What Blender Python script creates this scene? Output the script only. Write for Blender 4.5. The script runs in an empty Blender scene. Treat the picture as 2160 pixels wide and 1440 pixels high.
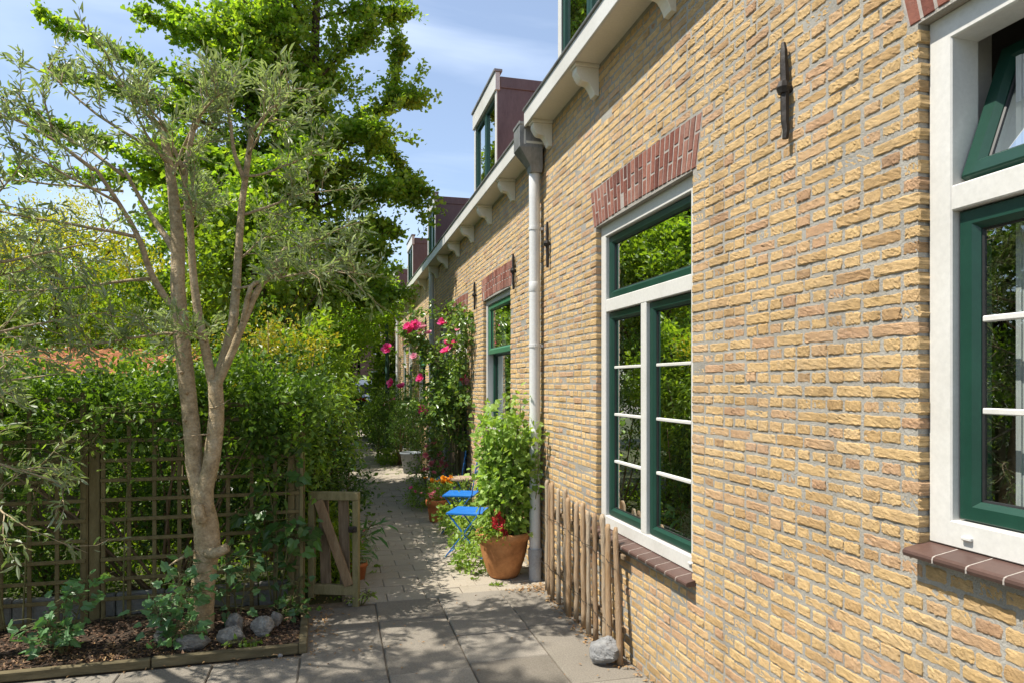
import bpy, math, random
import numpy as np
from mathutils import Vector, Matrix

R = math.radians
rng = np.random.default_rng(11)
random.seed(5)
scene = bpy.context.scene
COL = scene.collection

# ------------------------------------------------------------------ camera, world, sun
YAW = math.atan(375 / 1440)
cam = bpy.data.cameras.new("camera")
camo = bpy.data.objects.new("camera", cam); COL.objects.link(camo)
camo.location = (0, 0, 1.68)
camo.rotation_euler = (R(90), 0, -YAW)
cam.sensor_width = 36; cam.lens = 24; cam.shift_y = 88 / 2160
cam.clip_start = 0.05; cam.clip_end = 600
scene.camera = camo

SUN_EL = 61
world = bpy.data.worlds.new("World"); scene.world = world
world.use_nodes = True
wn, wl = world.node_tree.nodes, world.node_tree.links
wn.clear()
wo = wn.new("ShaderNodeOutputWorld"); bg = wn.new("ShaderNodeBackground")
sky = wn.new("ShaderNodeTexSky"); sky.sky_type = 'NISHITA'; sky.sun_disc = False
sky.sun_elevation = R(SUN_EL); sky.sun_rotation = R(270); sky.air_density = 1.0; sky.dust_density = .5; sky.ozone_density = 2.0
tc = wn.new("ShaderNodeTexCoord"); mp = wn.new("ShaderNodeMapping"); mp.inputs['Scale'].default_value = (1.5, 1.5, 5.0)
cn = wn.new("ShaderNodeTexNoise"); cn.inputs['Scale'].default_value = 1.3; cn.inputs['Detail'].default_value = 6; cn.inputs['Roughness'].default_value = .5
cn.inputs['Distortion'].default_value = .6
cr = wn.new("ShaderNodeValToRGB"); cr.color_ramp.elements[0].position = .46; cr.color_ramp.elements[1].position = .82
cr.color_ramp.elements[0].color = (.16, .16, .16, 1); cr.color_ramp.elements[1].color = (.72, .72, .72, 1)
mx = wn.new("ShaderNodeMix"); mx.data_type = 'RGBA'
mx.inputs[7].default_value = (6.2, 7.0, 8.2, 1)
wl.new(tc.outputs['Generated'], mp.inputs[0]); wl.new(mp.outputs[0], cn.inputs['Vector'])
wl.new(cn.outputs[0], cr.inputs[0]); wl.new(cr.outputs[0], mx.inputs[0]); wl.new(sky.outputs[0], mx.inputs[6])
wl.new(mx.outputs[2], bg.inputs[0]); bg.inputs[1].default_value = 0.12
wl.new(bg.outputs[0], wo.inputs[0])

sl = bpy.data.lights.new("sun", 'SUN'); sl.energy = 4.9; sl.angle = R(.55); sl.color = (1, .94, .84)
so = bpy.data.objects.new("sun", sl); COL.objects.link(so)
so.rotation_euler = (0, -R(90 - SUN_EL), 0); so.location = (-6, 4, 12)

scene.view_settings.view_transform = 'Standard'; scene.view_settings.look = 'None'
scene.view_settings.gamma = 1; scene.view_settings.exposure = 0.70
scene.cycles.max_bounces = 8; scene.cycles.transparent_max_bounces = 12
scene.cycles.use_denoising = True

# ------------------------------------------------------------------ materials
class NT:
    def __init__(s, name):
        s.m = bpy.data.materials.new(name); s.m.use_nodes = True
        s.n = s.m.node_tree.nodes; s.l = s.m.node_tree.links; s.n.clear()
        s.out = s.n.new("ShaderNodeOutputMaterial")
    def new(s, t, **k):
        nd = s.n.new(t)
        for a, v in k.items():
            if a.startswith('i_'):
                key = a[2:].replace('_', ' ')
                nd.inputs[int(key) if key.isdigit() else key].default_value = v
            else: setattr(nd, a, v)
        return nd
    def link(s, a, b): s.l.new(a, b)
    def pos(s, scale=(1, 1, 1), rot=(0, 0, 0)):
        g = s.new("ShaderNodeNewGeometry"); mp = s.new("ShaderNodeMapping")
        mp.inputs['Scale'].default_value = scale; mp.inputs['Rotation'].default_value = rot
        s.link(g.outputs['Position'], mp.inputs[0]); return mp.outputs[0]
    def noise(s, vec, scale, detail=4, rough=.55, dist=0):
        nd = s.new("ShaderNodeTexNoise"); nd.inputs['Scale'].default_value = scale; nd.inputs['Detail'].default_value = detail
        nd.inputs['Roughness'].default_value = rough; nd.inputs['Distortion'].default_value = dist
        s.link(vec, nd.inputs['Vector']); return nd.outputs[0]
    def ramp(s, fac, stops, interp='LINEAR'):
        nd = s.new("ShaderNodeValToRGB"); e = nd.color_ramp.elements; nd.color_ramp.interpolation = interp
        while len(e) < len(stops): e.new(.5)
        for i, (p, c) in enumerate(stops):
            e[i].position = p; e[i].color = (c[0], c[1], c[2], 1) if not isinstance(c, (int, float)) else (c, c, c, 1)
        s.link(fac, nd.inputs[0]); return nd.outputs[0]
    def mix(s, fac, a, b, mode='MIX'):
        nd = s.new("ShaderNodeMix", data_type='RGBA', blend_type=mode)
        for v, i in ((fac, 0), (a, 6), (b, 7)):
            if hasattr(v, 'links'): s.link(v, nd.inputs[i])
            elif isinstance(v, (int, float)): nd.inputs[i].default_value = v
            else: nd.inputs[i].default_value = (*v, 1)
        return nd.outputs[2]
    def island(s):
        return s.new("ShaderNodeNewGeometry").outputs['Random Per Island']
    def bump(s, h, strength=.5, dist=.01, prev=None):
        b = s.new("ShaderNodeBump"); b.inputs['Strength'].default_value = strength; b.inputs['Distance'].default_value = dist
        s.link(h, b.inputs['Height'])
        if prev is not None: s.link(prev, b.inputs['Normal'])
        return b.outputs[0]
    def bsdf(s, col, rough=.7, metal=0, spec=.5, nrm=None):
        p = s.new("ShaderNodeBsdfPrincipled")
        if hasattr(col, 'links'): s.link(col, p.inputs['Base Color'])
        else: p.inputs['Base Color'].default_value = (*col, 1)
        if hasattr(rough, 'links'): s.link(rough, p.inputs['Roughness'])
        else: p.inputs['Roughness'].default_value = rough
        p.inputs['Metallic'].default_value = metal; p.inputs['Specular IOR Level'].default_value = spec
        if nrm is not None: s.link(nrm, p.inputs['Normal'])
        return p.outputs[0]
    def done(s, sh): s.link(sh, s.out.inputs[0]); return s.m

def surf(name, cols, rough=.7, nscale=6, bump=None, metal=0, spec=.4, island=False, objr=False, stretch=(1, 1, 1), fine=.25, fscale=60):
    """colours chosen by noise or per piece, broken up by a fine noise, with optional bump"""
    t = NT(name); v = t.pos(stretch)
    n = t.noise(v, nscale, 5, .6)
    st = [(i / max(1, len(cols) - 1) * .5 + .25, c) for i, c in enumerate(cols)]
    if island:
        k = t.ramp(t.new('ShaderNodeObjectInfo').outputs['Random'] if objr else t.island(), [(i / max(1, len(cols) - 1), c) for i, c in enumerate(cols)])
        col = t.mix(.35, k, t.ramp(n, st), 'MIX')
    else: col = t.ramp(n, st)
    f = t.noise(v, fscale, 4, .7)
    col = t.mix(1, col, t.ramp(f, [(.25, 1 - fine), (.75, 1 + fine * .6)]), 'MULTIPLY')
    nrm = None
    if bump: nrm = t.bump(t.noise(v, bump[0], 6, .65), bump[1], bump[2])
    return t.done(t.bsdf(col, rough, metal, spec, nrm))

def brick_mat(name, stops, crease=1.0):
    t = NT(name)
    isl = t.island()
    base = t.ramp(isl, stops)
    v = t.pos((1, 1, 1)); 
    n1 = t.noise(t.pos((1, 1, 2.2)), 26, 6, .7)
    base = t.mix(1, base, t.ramp(n1, [(.28, (.66, .62, .60)), (.42, (.9, .88, .88)), (.55, (1.02, 1.0, .98)), (.75, (1.22, 1.18, 1.1))]), 'MULTIPLY')
    big = t.noise(v, 1.3, 3, .5)
    base = t.mix(1, base, t.ramp(big, [(.3, (.90, .88, .86)), (.7, (1.06, 1.05, 1.03))]), 'MULTIPLY')
    white = t.noise(v, 9, 6, .75)
    base = t.mix(t.ramp(white, [(.61, 0.0), (.78, .55)]), base, (.50, .45, .38))
    base = t.mix(t.ramp(t.noise(v, 2.1, 5, .7), [(.52, 0.0), (.80, .28)]), base, (.47, .42, .35))
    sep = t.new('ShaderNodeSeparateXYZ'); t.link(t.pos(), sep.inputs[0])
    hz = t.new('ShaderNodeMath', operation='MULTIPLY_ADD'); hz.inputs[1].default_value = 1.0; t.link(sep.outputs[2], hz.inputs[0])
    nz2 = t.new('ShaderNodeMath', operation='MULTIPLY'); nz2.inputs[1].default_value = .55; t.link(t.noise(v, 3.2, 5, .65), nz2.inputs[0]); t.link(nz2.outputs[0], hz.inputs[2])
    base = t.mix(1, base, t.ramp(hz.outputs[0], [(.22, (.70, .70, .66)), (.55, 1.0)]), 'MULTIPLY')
    st = t.noise(t.pos((1, 2.2, .55)), 1.9, 5, .6)
    base = t.mix(1, base, t.ramp(st, [(.30, (.80, .79, .78)), (.46, 1.0), (.7, (1.07, 1.06, 1.05))]), 'MULTIPLY')
    # creased hand-made face: stretched, warped noise
    vs = t.pos((1, 34, 120), (R(24), 0, 0))
    w = t.noise(vs, 1.5, 6, .8, 1.2)
    w2 = t.noise(v, 120, 4, .7)
    nr = t.bump(w, 1.0, .012 * crease)
    nr = t.bump(w2, .55, .003, nr)
    return t.done(t.bsdf(base, .88, 0, .2, nr))

def leaf_mat(name, cols, trans=.35, rough=.42, under=None, tcol=None, spec=.45):
    t = NT(name)
    col = t.ramp(t.island(), [(i / max(1, len(cols) - 1), c) for i, c in enumerate(cols)])
    g = t.new("ShaderNodeNewGeometry")
    if under: col = t.mix(g.outputs['Backfacing'], col, under)
    big = t.noise(t.pos(), 2.2, 3, .5)
    col = t.mix(1, col, t.ramp(big, [(.3, .8), (.7, 1.2)]), 'MULTIPLY')
    p = t.bsdf(col, rough, 0, spec)
    tr = t.new("ShaderNodeBsdfTranslucent")
    t.link(t.mix(1, col, tcol or (1.5, 1.55, .55), 'MULTIPLY'), tr.inputs[0])
    ms = t.new("ShaderNodeMixShader"); ms.inputs[0].default_value = trans
    t.link(p, ms.inputs[1]); t.link(tr.outputs[0], ms.inputs[2])
    return t.done(ms.outputs[0])

def glass_mat(name, tint=(.8, .84, .82), boost=.8, ior=1.5):
    t = NT(name)
    tr = t.new("ShaderNodeBsdfTransparent"); tr.inputs[0].default_value = (*tint, 1)
    gl = t.new("ShaderNodeBsdfGlossy"); gl.inputs['Roughness'].default_value = .0
    gl.inputs['Color'].default_value = (.95, 1, .98, 1)
    nz = t.noise(t.pos(), 1.6, 1, .4)
    t.link(t.bump(nz, .12, .02), gl.inputs['Normal'])
    fr = t.new("ShaderNodeFresnel"); fr.inputs[0].default_value = ior
    mu = t.new("ShaderNodeMath", operation='MULTIPLY', use_clamp=True); mu.inputs[1].default_value = boost
    t.link(fr.outputs[0], mu.inputs[0])
    ms = t.new("ShaderNodeMixShader"); t.link(mu.outputs[0], ms.inputs[0]); t.link(tr.outputs[0], ms.inputs[1]); t.link(gl.outputs[0], ms.inputs[2])
    return t.done(ms.outputs[0])

M = {}
YB = [(0, (.47, .31, .17)), (.04, (.56, .38, .19)), (.22, (.65, .46, .225)), (.5, (.72, .52, .27)), (.70, (.68, .485, .25)), (.85, (.63, .435, .25)), (.96, (.59, .385, .235)), (1, (.48, .31, .185))]
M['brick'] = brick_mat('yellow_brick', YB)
M['red_brick'] = brick_mat('red_brick', [(0, (.14, .055, .044)), (.3, (.22, .085, .064)), (.6, (.28, .118, .088)), (1, (.34, .165, .125))], .5)
M['mortar'] = surf('mortar', [(.25, .235, .205), (.34, .32, .28), (.41, .39, .345)], .95, 5, (110, 1, .006), fscale=180)
M['white_mortar'] = surf('white_mortar', [(.30, .265, .235), (.42, .375, .335)], .9, 9, (120, .6, .003))
M['white'] = surf('white_paint', [(.52, .505, .465), (.60, .588, .552), (.625, .613, .58)], .42, 2.2, (30, .06, .002), fine=.10)
M['cream'] = surf('cream_paint', [(.66, .62, .52), (.74, .70, .60)], .5, 3, (30, .1, .002), fine=.08)
M['green'] = surf('green_paint', [(.007, .036, .024), (.011, .052, .034)], .36, 5, (60, .05, .001), fine=.12)
M['pale_green'] = surf('light_green_paint', [(.04, .15, .08), (.06, .19, .105)], .4, 5, None, fine=.12)
M['glass'] = glass_mat('window_glass')
M['gasket'] = surf('rubber_gasket', [(.012, .012, .012), (.02, .02, .02)], .5)
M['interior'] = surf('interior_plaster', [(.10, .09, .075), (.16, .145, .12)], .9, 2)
M['curtain'] = surf('curtain_cloth', [(.40, .41, .41), (.52, .53, .53)], .9, 4, (80, .3, .002), stretch=(1, 6, .3))
M['zinc'] = surf('zinc_dark', [(.13, .13, .13), (.24, .24, .235), (.32, .31, .30)], .5, 5, (20, .15, .004), metal=.35, stretch=(1, 1, .4))
M['pipe'] = surf('pipe_grey', [(.60, .605, .60), (.68, .68, .67)], .42, 3, None, fine=.1)
M['pipe_base'] = surf('pipe_cast_grey', [(.30, .31, .33), (.40, .41, .42)], .6, 9, (40, .3, .003))
M['sill'] = surf('glazed_sill_tile', [(.072, .042, .034), (.11, .064, .052)], .42, 8, (70, .15, .002), island=True, fine=.18)
M['iron'] = surf('wrought_iron', [(.012, .011, .010), (.05, .04, .034)], .55, 25, (60, .5, .004), metal=.3)
M['cheek'] = surf('copper_sheet', [(.095, .068, .07), (.135, .10, .10), (.17, .13, .128)], .5, 4, None, metal=.2, stretch=(1, 1, .25), fine=.2)
M['tile'] = surf('roof_tile', [(.20, .08, .045), (.34, .14, .07), (.42, .19, .09)], .8, 14, (16, .8, .03))
M['orange_tile'] = surf('orange_tile', [(.34, .12, .05), (.50, .20, .09), (.30, .16, .08)], .85, 16, (22, .9, .03))
M['slab'] = surf('concrete_slab', [(.115, .10, .08), (.20, .178, .145), (.24, .215, .178), (.285, .258, .218)], .92, 2.2, (150, 1, .004), island=True, fine=.42, fscale=110)
M['paver'] = surf('path_paver', [(.30, .265, .21), (.35, .305, .24), (.375, .33, .265), (.325, .29, .235)], .93, 5, (140, .8, .004), island=True, fine=.28, fscale=110)
M['joint'] = surf('joint_dirt', [(.10, .082, .06), (.20, .165, .12)], .97, 14, (120, .9, .006))
M['soil'] = surf('bed_soil', [(.022, .015, .010), (.05, .034, .022), (.09, .06, .04)], .97, 18, (60, 1, .02))
M['earth'] = surf('garden_earth', [(.035, .04, .015), (.06, .07, .025), (.10, .08, .045)], .97, 2.2, (30, 1, .03))
M['chip'] = surf('bark_chip', [(.06, .03, .018), (.14, .075, .042), (.26, .17, .11), (.10, .06, .04)], .95, 40, (90, .5, .003), island=True)
M['dry_leaf'] = surf('dry_leaf', [(.16, .075, .03), (.30, .17, .07), (.40, .27, .13), (.22, .10, .05)], .8, 40, None, island=True)
M['trellis'] = surf('trellis_wood', [(.10, .082, .030), (.16, .125, .055), (.20, .165, .075)], .85, 7, (50, .5, .004), stretch=(3, 3, 1))
M['gate_wood'] = surf('gate_wood', [(.15, .13, .055), (.22, .19, .09), (.27, .22, .12)], .85, 8, (45, .5, .004), stretch=(4, 4, .8))
M['board'] = surf('old_board', [(.11, .075, .042), (.19, .135, .08), (.27, .20, .13)], .88, 9, (40, .7, .005), stretch=(5, 5, .6))
M['brace'] = surf('red_stained_board', [(.14, .08, .04), (.25, .165, .09), (.33, .24, .14)], .88, 7, (40, .7, .005), stretch=(4, 4, .8))
M['picket'] = surf('chestnut_paling', [(.22, .125, .06), (.38, .23, .11), (.44, .36, .26), (.28, .165, .08), (.33, .28, .21)], .82, 6, (30, .9, .008), island=True, objr=True, stretch=(6, 6, .7))
M['edge_board'] = surf('edging_board', [(.055, .045, .02), (.13, .105, .055), (.22, .18, .10)], .9, 6, (40, .6, .004), stretch=(.6, 3, 3))
M['terracotta'] = surf('weathered_terracotta', [(.26, .105, .035), (.46, .20, .072), (.54, .26, .105)], .8, 7, (50, .35, .004), fine=.22, fscale=30)
M['terracotta2'] = surf('orange_terracotta', [(.50, .15, .05), (.58, .20, .075)], .75, 6, (60, .2, .002))
M['blue'] = surf('blue_enamel', [(.012, .13, .46), (.02, .18, .56)], .38, 8, None, fine=.1)
M['table_wood'] = surf('bleached_slats', [(.28, .20, .14), (.40, .31, .23)], .85, 9, (60, .5, .003), stretch=(1, 8, 1))
M['bucket'] = surf('grey_bucket', [(.16, .19, .21), (.22, .25, .27)], .5, 6)
M['black_pot'] = surf('black_plastic', [(.012, .012, .012), (.025, .022, .02)], .5, 9)
M['rock'] = surf('grey_rock', [(.12, .112, .098), (.23, .215, .19), (.37, .35, .315)], .9, 10, (24, 1, .02), fine=.35, fscale=40)
M['white_rock'] = surf('pale_quartz_rock', [(.11, .11, .112), (.23, .23, .228), (.34, .34, .335)], .85, 9, (26, 1, .02), fine=.25, fscale=40)
M['concrete'] = surf('edging_concrete', [(.17, .165, .15), (.27, .26, .235)], .95, 9, (70, .8, .006))
M['bark_olive'] = surf('olive_bark', [(.25, .185, .10), (.44, .34, .205), (.54, .44, .30)], .88, 9, (34, 1, .012), stretch=(1.6, 1.6, 1.9), fine=.42, fscale=38)
M['bark_dark'] = surf('dark_bark', [(.035, .022, .014), (.09, .06, .04), (.13, .09, .065)], .92, 10, (16, 1, .02), stretch=(3, 3, .6))
M['stem'] = surf('green_stem', [(.10, .10, .035), (.18, .17, .07)], .7, 12)
M['twig'] = surf('brown_twig', [(.13, .085, .045), (.24, .17, .10)], .8, 14)
M['reed'] = surf('reed_stick', [(.13, .085, .055), (.26, .19, .13), (.36, .29, .21)], .88, 20, None, island=True)
M['lamp_green'] = surf('lamp_green', [(.02, .06, .05), (.035, .085, .07)], .45, 4)
M['pale_metal'] = surf('pale_metal', [(.45, .48, .50), (.55, .57, .58)], .5, 4)
M['car_paint'] = surf('van_paint', [(.55, .60, .66), (.62, .66, .70)], .25, 3, None, fine=.03)
M['car_blue'] = surf('car_blue_paint', [(.04, .12, .32), (.05, .15, .38)], .25, 3, None, fine=.03)
M['tyre'] = surf('tyre_rubber', [(.015, .015, .015), (.025, .025, .025)], .8)
M['far_brick'] = surf('far_brick', [(.10, .055, .04), (.16, .09, .065)], .9, 5, (40, .4, .01))
M['shed_wall'] = surf('shed_wood', [(.10, .07, .05), (.17, .12, .085)], .9, 8, None, stretch=(6, 6, .6))
# foliage
M['l_olive'] = leaf_mat('olive_leaf', [(.14, .185, .07), (.18, .23, .095), (.24, .29, .14), (.20, .27, .06)], .40, .42, under=(.28, .32, .21), tcol=(1.4, 1.6, .55), spec=.55)
M['l_ginkgo'] = leaf_mat('ginkgo_leaf', [(.14, .255, .03), (.19, .325, .038), (.24, .375, .046), (.33, .43, .06)], .6, .42, tcol=(1.5, 1.45, .45))
M['l_yellow'] = leaf_mat('yellow_leaf', [(.33, .34, .02), (.44, .42, .025), (.54, .49, .035)], .5, .5, tcol=(1.4, 1.4, .4))
M['l_hedge'] = leaf_mat('hedge_leaf', [(.06, .12, .018), (.095, .18, .025), (.135, .235, .03), (.18, .28, .04)], .42, .38, tcol=(1.6, 1.6, .45))
M['l_bright'] = leaf_mat('bright_leaf', [(.12, .21, .025), (.17, .28, .035), (.24, .34, .05)], .48, .42, tcol=(1.6, 1.5, .4))
M['l_gold'] = leaf_mat('golden_leaf', [(.22, .26, .03), (.34, .33, .035), (.44, .38, .045)], .4, .45, tcol=(1.5, 1.3, .4))
M['l_dark'] = leaf_mat('dark_leaf', [(.025, .06, .014), (.045, .095, .02), (.07, .135, .026), (.12, .20, .03)], .34, .35)
M['l_bush'] = leaf_mat('currant_leaf', [(.17, .28, .045), (.22, .35, .06), (.28, .42, .085), (.36, .47, .12)], .48, .45, tcol=(1.4, 1.4, .5))
M['l_rose'] = leaf_mat('rose_leaf', [(.08, .155, .035), (.12, .22, .045), (.18, .29, .055), (.25, .34, .07)], .38, .33, tcol=(1.5, 1.5, .5), spec=.7)
M['l_bed'] = leaf_mat('anemone_leaf', [(.085, .185, .075), (.12, .24, .095), (.15, .30, .10)], .32, .4, tcol=(1.2, 1.5, .5))
M['l_ivy'] = leaf_mat('ivy_leaf', [(.04, .095, .025), (.06, .13, .03), (.09, .18, .04)], .32, .35)
M['l_grey'] = leaf_mat('silver_leaf', [(.22, .27, .18), (.32, .37, .25)], .25, .6)
M['p_pink'] = leaf_mat('magenta_petal', [(.74, .05, .26), (.84, .10, .35), (.88, .20, .44)], .38, .5, tcol=(1.2, .9, 1))
M['p_pale'] = leaf_mat('faded_petal', [(.72, .30, .42), (.80, .45, .52), (.70, .20, .34)], .3, .5, tcol=(1.1, 1, 1))
M['p_rose'] = leaf_mat('salmon_petal', [(.78, .20, .27), (.84, .30, .34), (.72, .14, .26)], .3, .5, tcol=(1.1, 1, 1))
M['p_red'] = leaf_mat('crimson_petal', [(.48, .012, .03), (.60, .02, .05)], .25, .6, tcol=(1.1, 1, 1))
M['p_yellow'] = leaf_mat('orange_petal', [(.72, .28, .015), (.80, .40, .02)], .3, .5, tcol=(1.1, 1, 1))
M['p_violet'] = leaf_mat('violet_petal', [(.18, .08, .38), (.30, .15, .50)], .3, .5, tcol=(1.1, 1, 1))

# ------------------------------------------------------------------ object helpers
ORG = {}
def org(o):
    while o.parent: o = o.parent
    return ORG.get(o.name, np.zeros(3))

def tag(o, label=None, cat=None, group=None, kind=None):
    if label: o['label'] = label
    if cat: o['category'] = cat
    if group: o['group'] = group
    if kind: o['kind'] = kind
    return o

def thing(name, loc, label, cat, group=None):
    o = bpy.data.objects.new(name, None); COL.objects.link(o)
    o.location = loc; o.empty_display_size = .1
    ORG[o.name] = np.array(loc, float)
    return tag(o, label, cat, group)

def link_mesh(name, me, mats, parent=None, loc=None, smooth=False):
    for m in (mats if isinstance(mats, (list, tuple)) else [mats]): me.materials.append(m)
    o = bpy.data.objects.new(name, me); COL.objects.link(o)
    if parent: o.parent = parent
    elif loc is not None: o.location = loc; ORG[o.name] = np.array(loc, float)
    me.polygons.foreach_set('use_smooth', np.full(len(me.polygons), bool(smooth)))
    return o

def np_mesh(name, V, faces, mats, parent=None, loc=None, smooth=False, midx=None):
    """faces: int array (n,k) or list of such arrays"""
    L = org(parent) if parent else (np.array(loc, float) if loc is not None else np.zeros(3))
    fl = faces if isinstance(faces, list) else [faces]
    me = bpy.data.meshes.new(name)
    me.vertices.add(len(V)); me.vertices.foreach_set('co', (V - L).astype(np.float32).ravel())
    loops = np.concatenate([f.ravel() for f in fl]); tot = np.concatenate([np.full(len(f), f.shape[1]) for f in fl])
    me.loops.add(len(loops)); me.loops.foreach_set('vertex_index', loops.astype(np.int32))
    me.polygons.add(len(tot)); me.polygons.foreach_set('loop_start', np.concatenate([[0], np.cumsum(tot)[:-1]]).astype(np.int32))
    if midx is not None: me.polygons.foreach_set('material_index', midx.astype(np.int32))
    me.update(calc_edges=True)
    return link_mesh(name, me, mats, parent, loc, smooth)

class MB:
    def __init__(s): s.v = []; s.f = []; s.mi = []
    def add(s, vs, fs, mi=0):
        b = len(s.v); s.v.extend([tuple(map(float, v)) for v in vs]); s.f.extend([tuple(b + i for i in f) for f in fs]); s.mi.extend([mi] * len(fs)); return s
    def box(s, x0, x1, y0, y1, z0, z1, bev=0, mi=0, rot=None, at=None):
        x0, x1 = min(x0, x1), max(x0, x1); y0, y1 = min(y0, y1), max(y0, y1); z0, z1 = min(z0, z1), max(z0, z1)
        if bev <= 0:
            vs = [(x, y, z) for x in (x0, x1) for y in (y0, y1) for z in (z0, z1)]
            fs = [(0, 1, 3, 2), (4, 6, 7, 5), (0, 4, 5, 1), (2, 3, 7, 6), (0, 2, 6, 4), (1, 5, 7, 3)]
        else:
            b = min(bev, (x1 - x0) * .45, (y1 - y0) * .45, (z1 - z0) * .45)
            vs, ix = [], {}
            for cx in (0, 1):
                for cy in (0, 1):
                    for cz in (0, 1):
                        X, Y, Z = (x0, x1)[cx], (y0, y1)[cy], (z0, z1)[cz]
                        dx, dy, dz = (b, -b)[cx], (b, -b)[cy], (b, -b)[cz]
                        for a, p in (('x', (X, Y + dy, Z + dz)), ('y', (X + dx, Y, Z + dz)), ('z', (X + dx, Y + dy, Z))):
                            ix[cx, cy, cz, a] = len(vs); vs.append(p)
            g = lambda *k: ix[k]
            fs = []
            for c in (0, 1):
                q = [g(c, 0, 0, 'x'), g(c, 1, 0, 'x'), g(c, 1, 1, 'x'), g(c, 0, 1, 'x')]; fs.append(q if c else q[::-1])
                q = [g(0, c, 0, 'y'), g(0, c, 1, 'y'), g(1, c, 1, 'y'), g(1, c, 0, 'y')]; fs.append(q if c else q[::-1])
                q = [g(0, 0, c, 'z'), g(1, 0, c, 'z'), g(1, 1, c, 'z'), g(0, 1, c, 'z')]; fs.append(q if c else q[::-1])
            for a in (0, 1):
                for c in (0, 1):
                    q = [g(a, c, 0, 'x'), g(a, c, 1, 'x'), g(a, c, 1, 'y'), g(a, c, 0, 'y')]; fs.append(q if a == c else q[::-1])
                    q = [g(a, 0, c, 'x'), g(a, 1, c, 'x'), g(a, 1, c, 'z'), g(a, 0, c, 'z')]; fs.append(q[::-1] if a == c else q)
                    q = [g(0, a, c, 'y'), g(1, a, c, 'y'), g(1, a, c, 'z'), g(0, a, c, 'z')]; fs.append(q if a == c else q[::-1])
            for cx in (0, 1):
                for cy in (0, 1):
                    for cz in (0, 1):
                        q = [g(cx, cy, cz, 'x'), g(cx, cy, cz, 'y'), g(cx, cy, cz, 'z')]; fs.append(q if (cx + cy + cz) % 2 else q[::-1])
        if rot is not None:
            m = rot.to_matrix() if hasattr(rot, 'to_matrix') else rot
            c = Vector(at); vs = [tuple(m @ (Vector(v) - c) + c) for v in vs]
        return s.add(vs, fs, mi)
    def bar(s, a, b, w, t, bev=.003, up=(0, 0, 1), mi=0):
        """rectangular bar from a to b, w along side, t along up-ish"""
        a, b = Vector(a), Vector(b); d = (b - a); L = d.length; d.normalize()
        u = Vector(up); u = (u - d * u.dot(d)); u.normalize(); sd = d.cross(u)
        k = MB(); k.box(0, L, -w / 2, w / 2, -t / 2, t / 2, bev)
        return s.add([tuple(a + d * v[0] + sd * v[1] + u * v[2]) for v in k.v], k.f, mi)
    def tube(s, pts, rad, n=8, caps=True, mi=0, wob=0):
        pts = [Vector(p) for p in pts]
        if not hasattr(rad, '__len__'): rad = [rad] * len(pts)
        vs = []; ref = Vector((.13, .2, 1)); 
        for i, p in enumerate(pts):
            d = (pts[min(i + 1, len(pts) - 1)] - pts[max(i - 1, 0)]); d.normalize()
            if abs(d.dot(ref.normalized())) > .96: ref = Vector((1, .1, .1))
            u = ref - d * ref.dot(d); u.normalize(); w = d.cross(u); ref = u
            for k in range(n):
                a = 2 * math.pi * k / n; r = rad[i] * (1 + (random.uniform(-wob, wob) if wob else 0))
                vs.append(p + (u * math.cos(a) + w * math.sin(a)) * r)
        fs = [(i * n + k, i * n + (k + 1) % n, (i + 1) * n + (k + 1) % n, (i + 1) * n + k) for i in range(len(pts) - 1) for k in range(n)]
        if caps: fs += [tuple(range(n))[::-1], tuple(range((len(pts) - 1) * n, len(pts) * n))]
        return s.add(vs, fs, mi)
    def lathe(s, c, prof, n=32, mi=0, wob=0):
        vs = []
        for (r, z) in prof:
            for k in range(n):
                a = 2 * math.pi * k / n; rr = r * (1 + wob * math.sin(3 * a + z * 9))
                vs.append((c[0] + rr * math.cos(a), c[1] + rr * math.sin(a), c[2] + z))
        fs = [(i * n + k, i * n + (k + 1) % n, (i + 1) * n + (k + 1) % n, (i + 1) * n + k) for i in range(len(prof) - 1) for k in range(n)]
        return s.add(vs, fs, mi)
    def prism_y(s, prof, y0, y1, mi=0):
        """profile in (x,z), extruded along y"""
        n = len(prof); vs = [(x, y0, z) for x, z in prof] + [(x, y1, z) for x, z in prof]
        fs = [tuple(range(n)), tuple(range(n, 2 * n))[::-1]] + [(i, (i + 1) % n, n + (i + 1) % n, n + i)[::-1] for i in range(n)]
        return s.add(vs, fs, mi)
    def ring(s, rings, mi=0):
        """mitred rectangular frame on an x-plane: rings = [(y0,y1,z0,z1,x), ...] lofted"""
        vs = []
        for (y0, y1, z0, z1, x) in rings: vs += [(x, y0, z0), (x, y1, z0), (x, y1, z1), (x, y0, z1)]
        fs = [(i * 4 + k, i * 4 + (k + 1) % 4, i * 4 + 4 + (k + 1) % 4, i * 4 + 4 + k) for i in range(len(rings) - 1) for k in range(4)]
        return s.add(vs, fs, mi)
    def build(s, name, mats, parent=None, loc=None, smooth=False, bev=0, subsurf=0):
        L = org(parent) if parent else (np.array(loc, float) if loc is not None else np.zeros(3))
        me = bpy.data.meshes.new(name)
        me.from_pydata([(v[0] - L[0], v[1] - L[1], v[2] - L[2]) for v in s.v], [], s.f)
        if any(s.mi): me.polygons.foreach_set('material_index', s.mi)
        me.update()
        o = link_mesh(name, me, mats, parent, loc, smooth)
        if bev:
            b = o.modifiers.new('bevel', 'BEVEL'); b.width = bev; b.segments = 2; b.limit_method = 'ANGLE'
        if subsurf:
            b = o.modifiers.new('sub', 'SUBSURF'); b.levels = subsurf; b.render_levels = subsurf
        return o

def copy_tree(o, parent=None):
    c = o.copy(); COL.objects.link(c)
    if parent: c.parent = parent
    for ch in list(o.children): copy_tree(ch, c)
    return c

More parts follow.
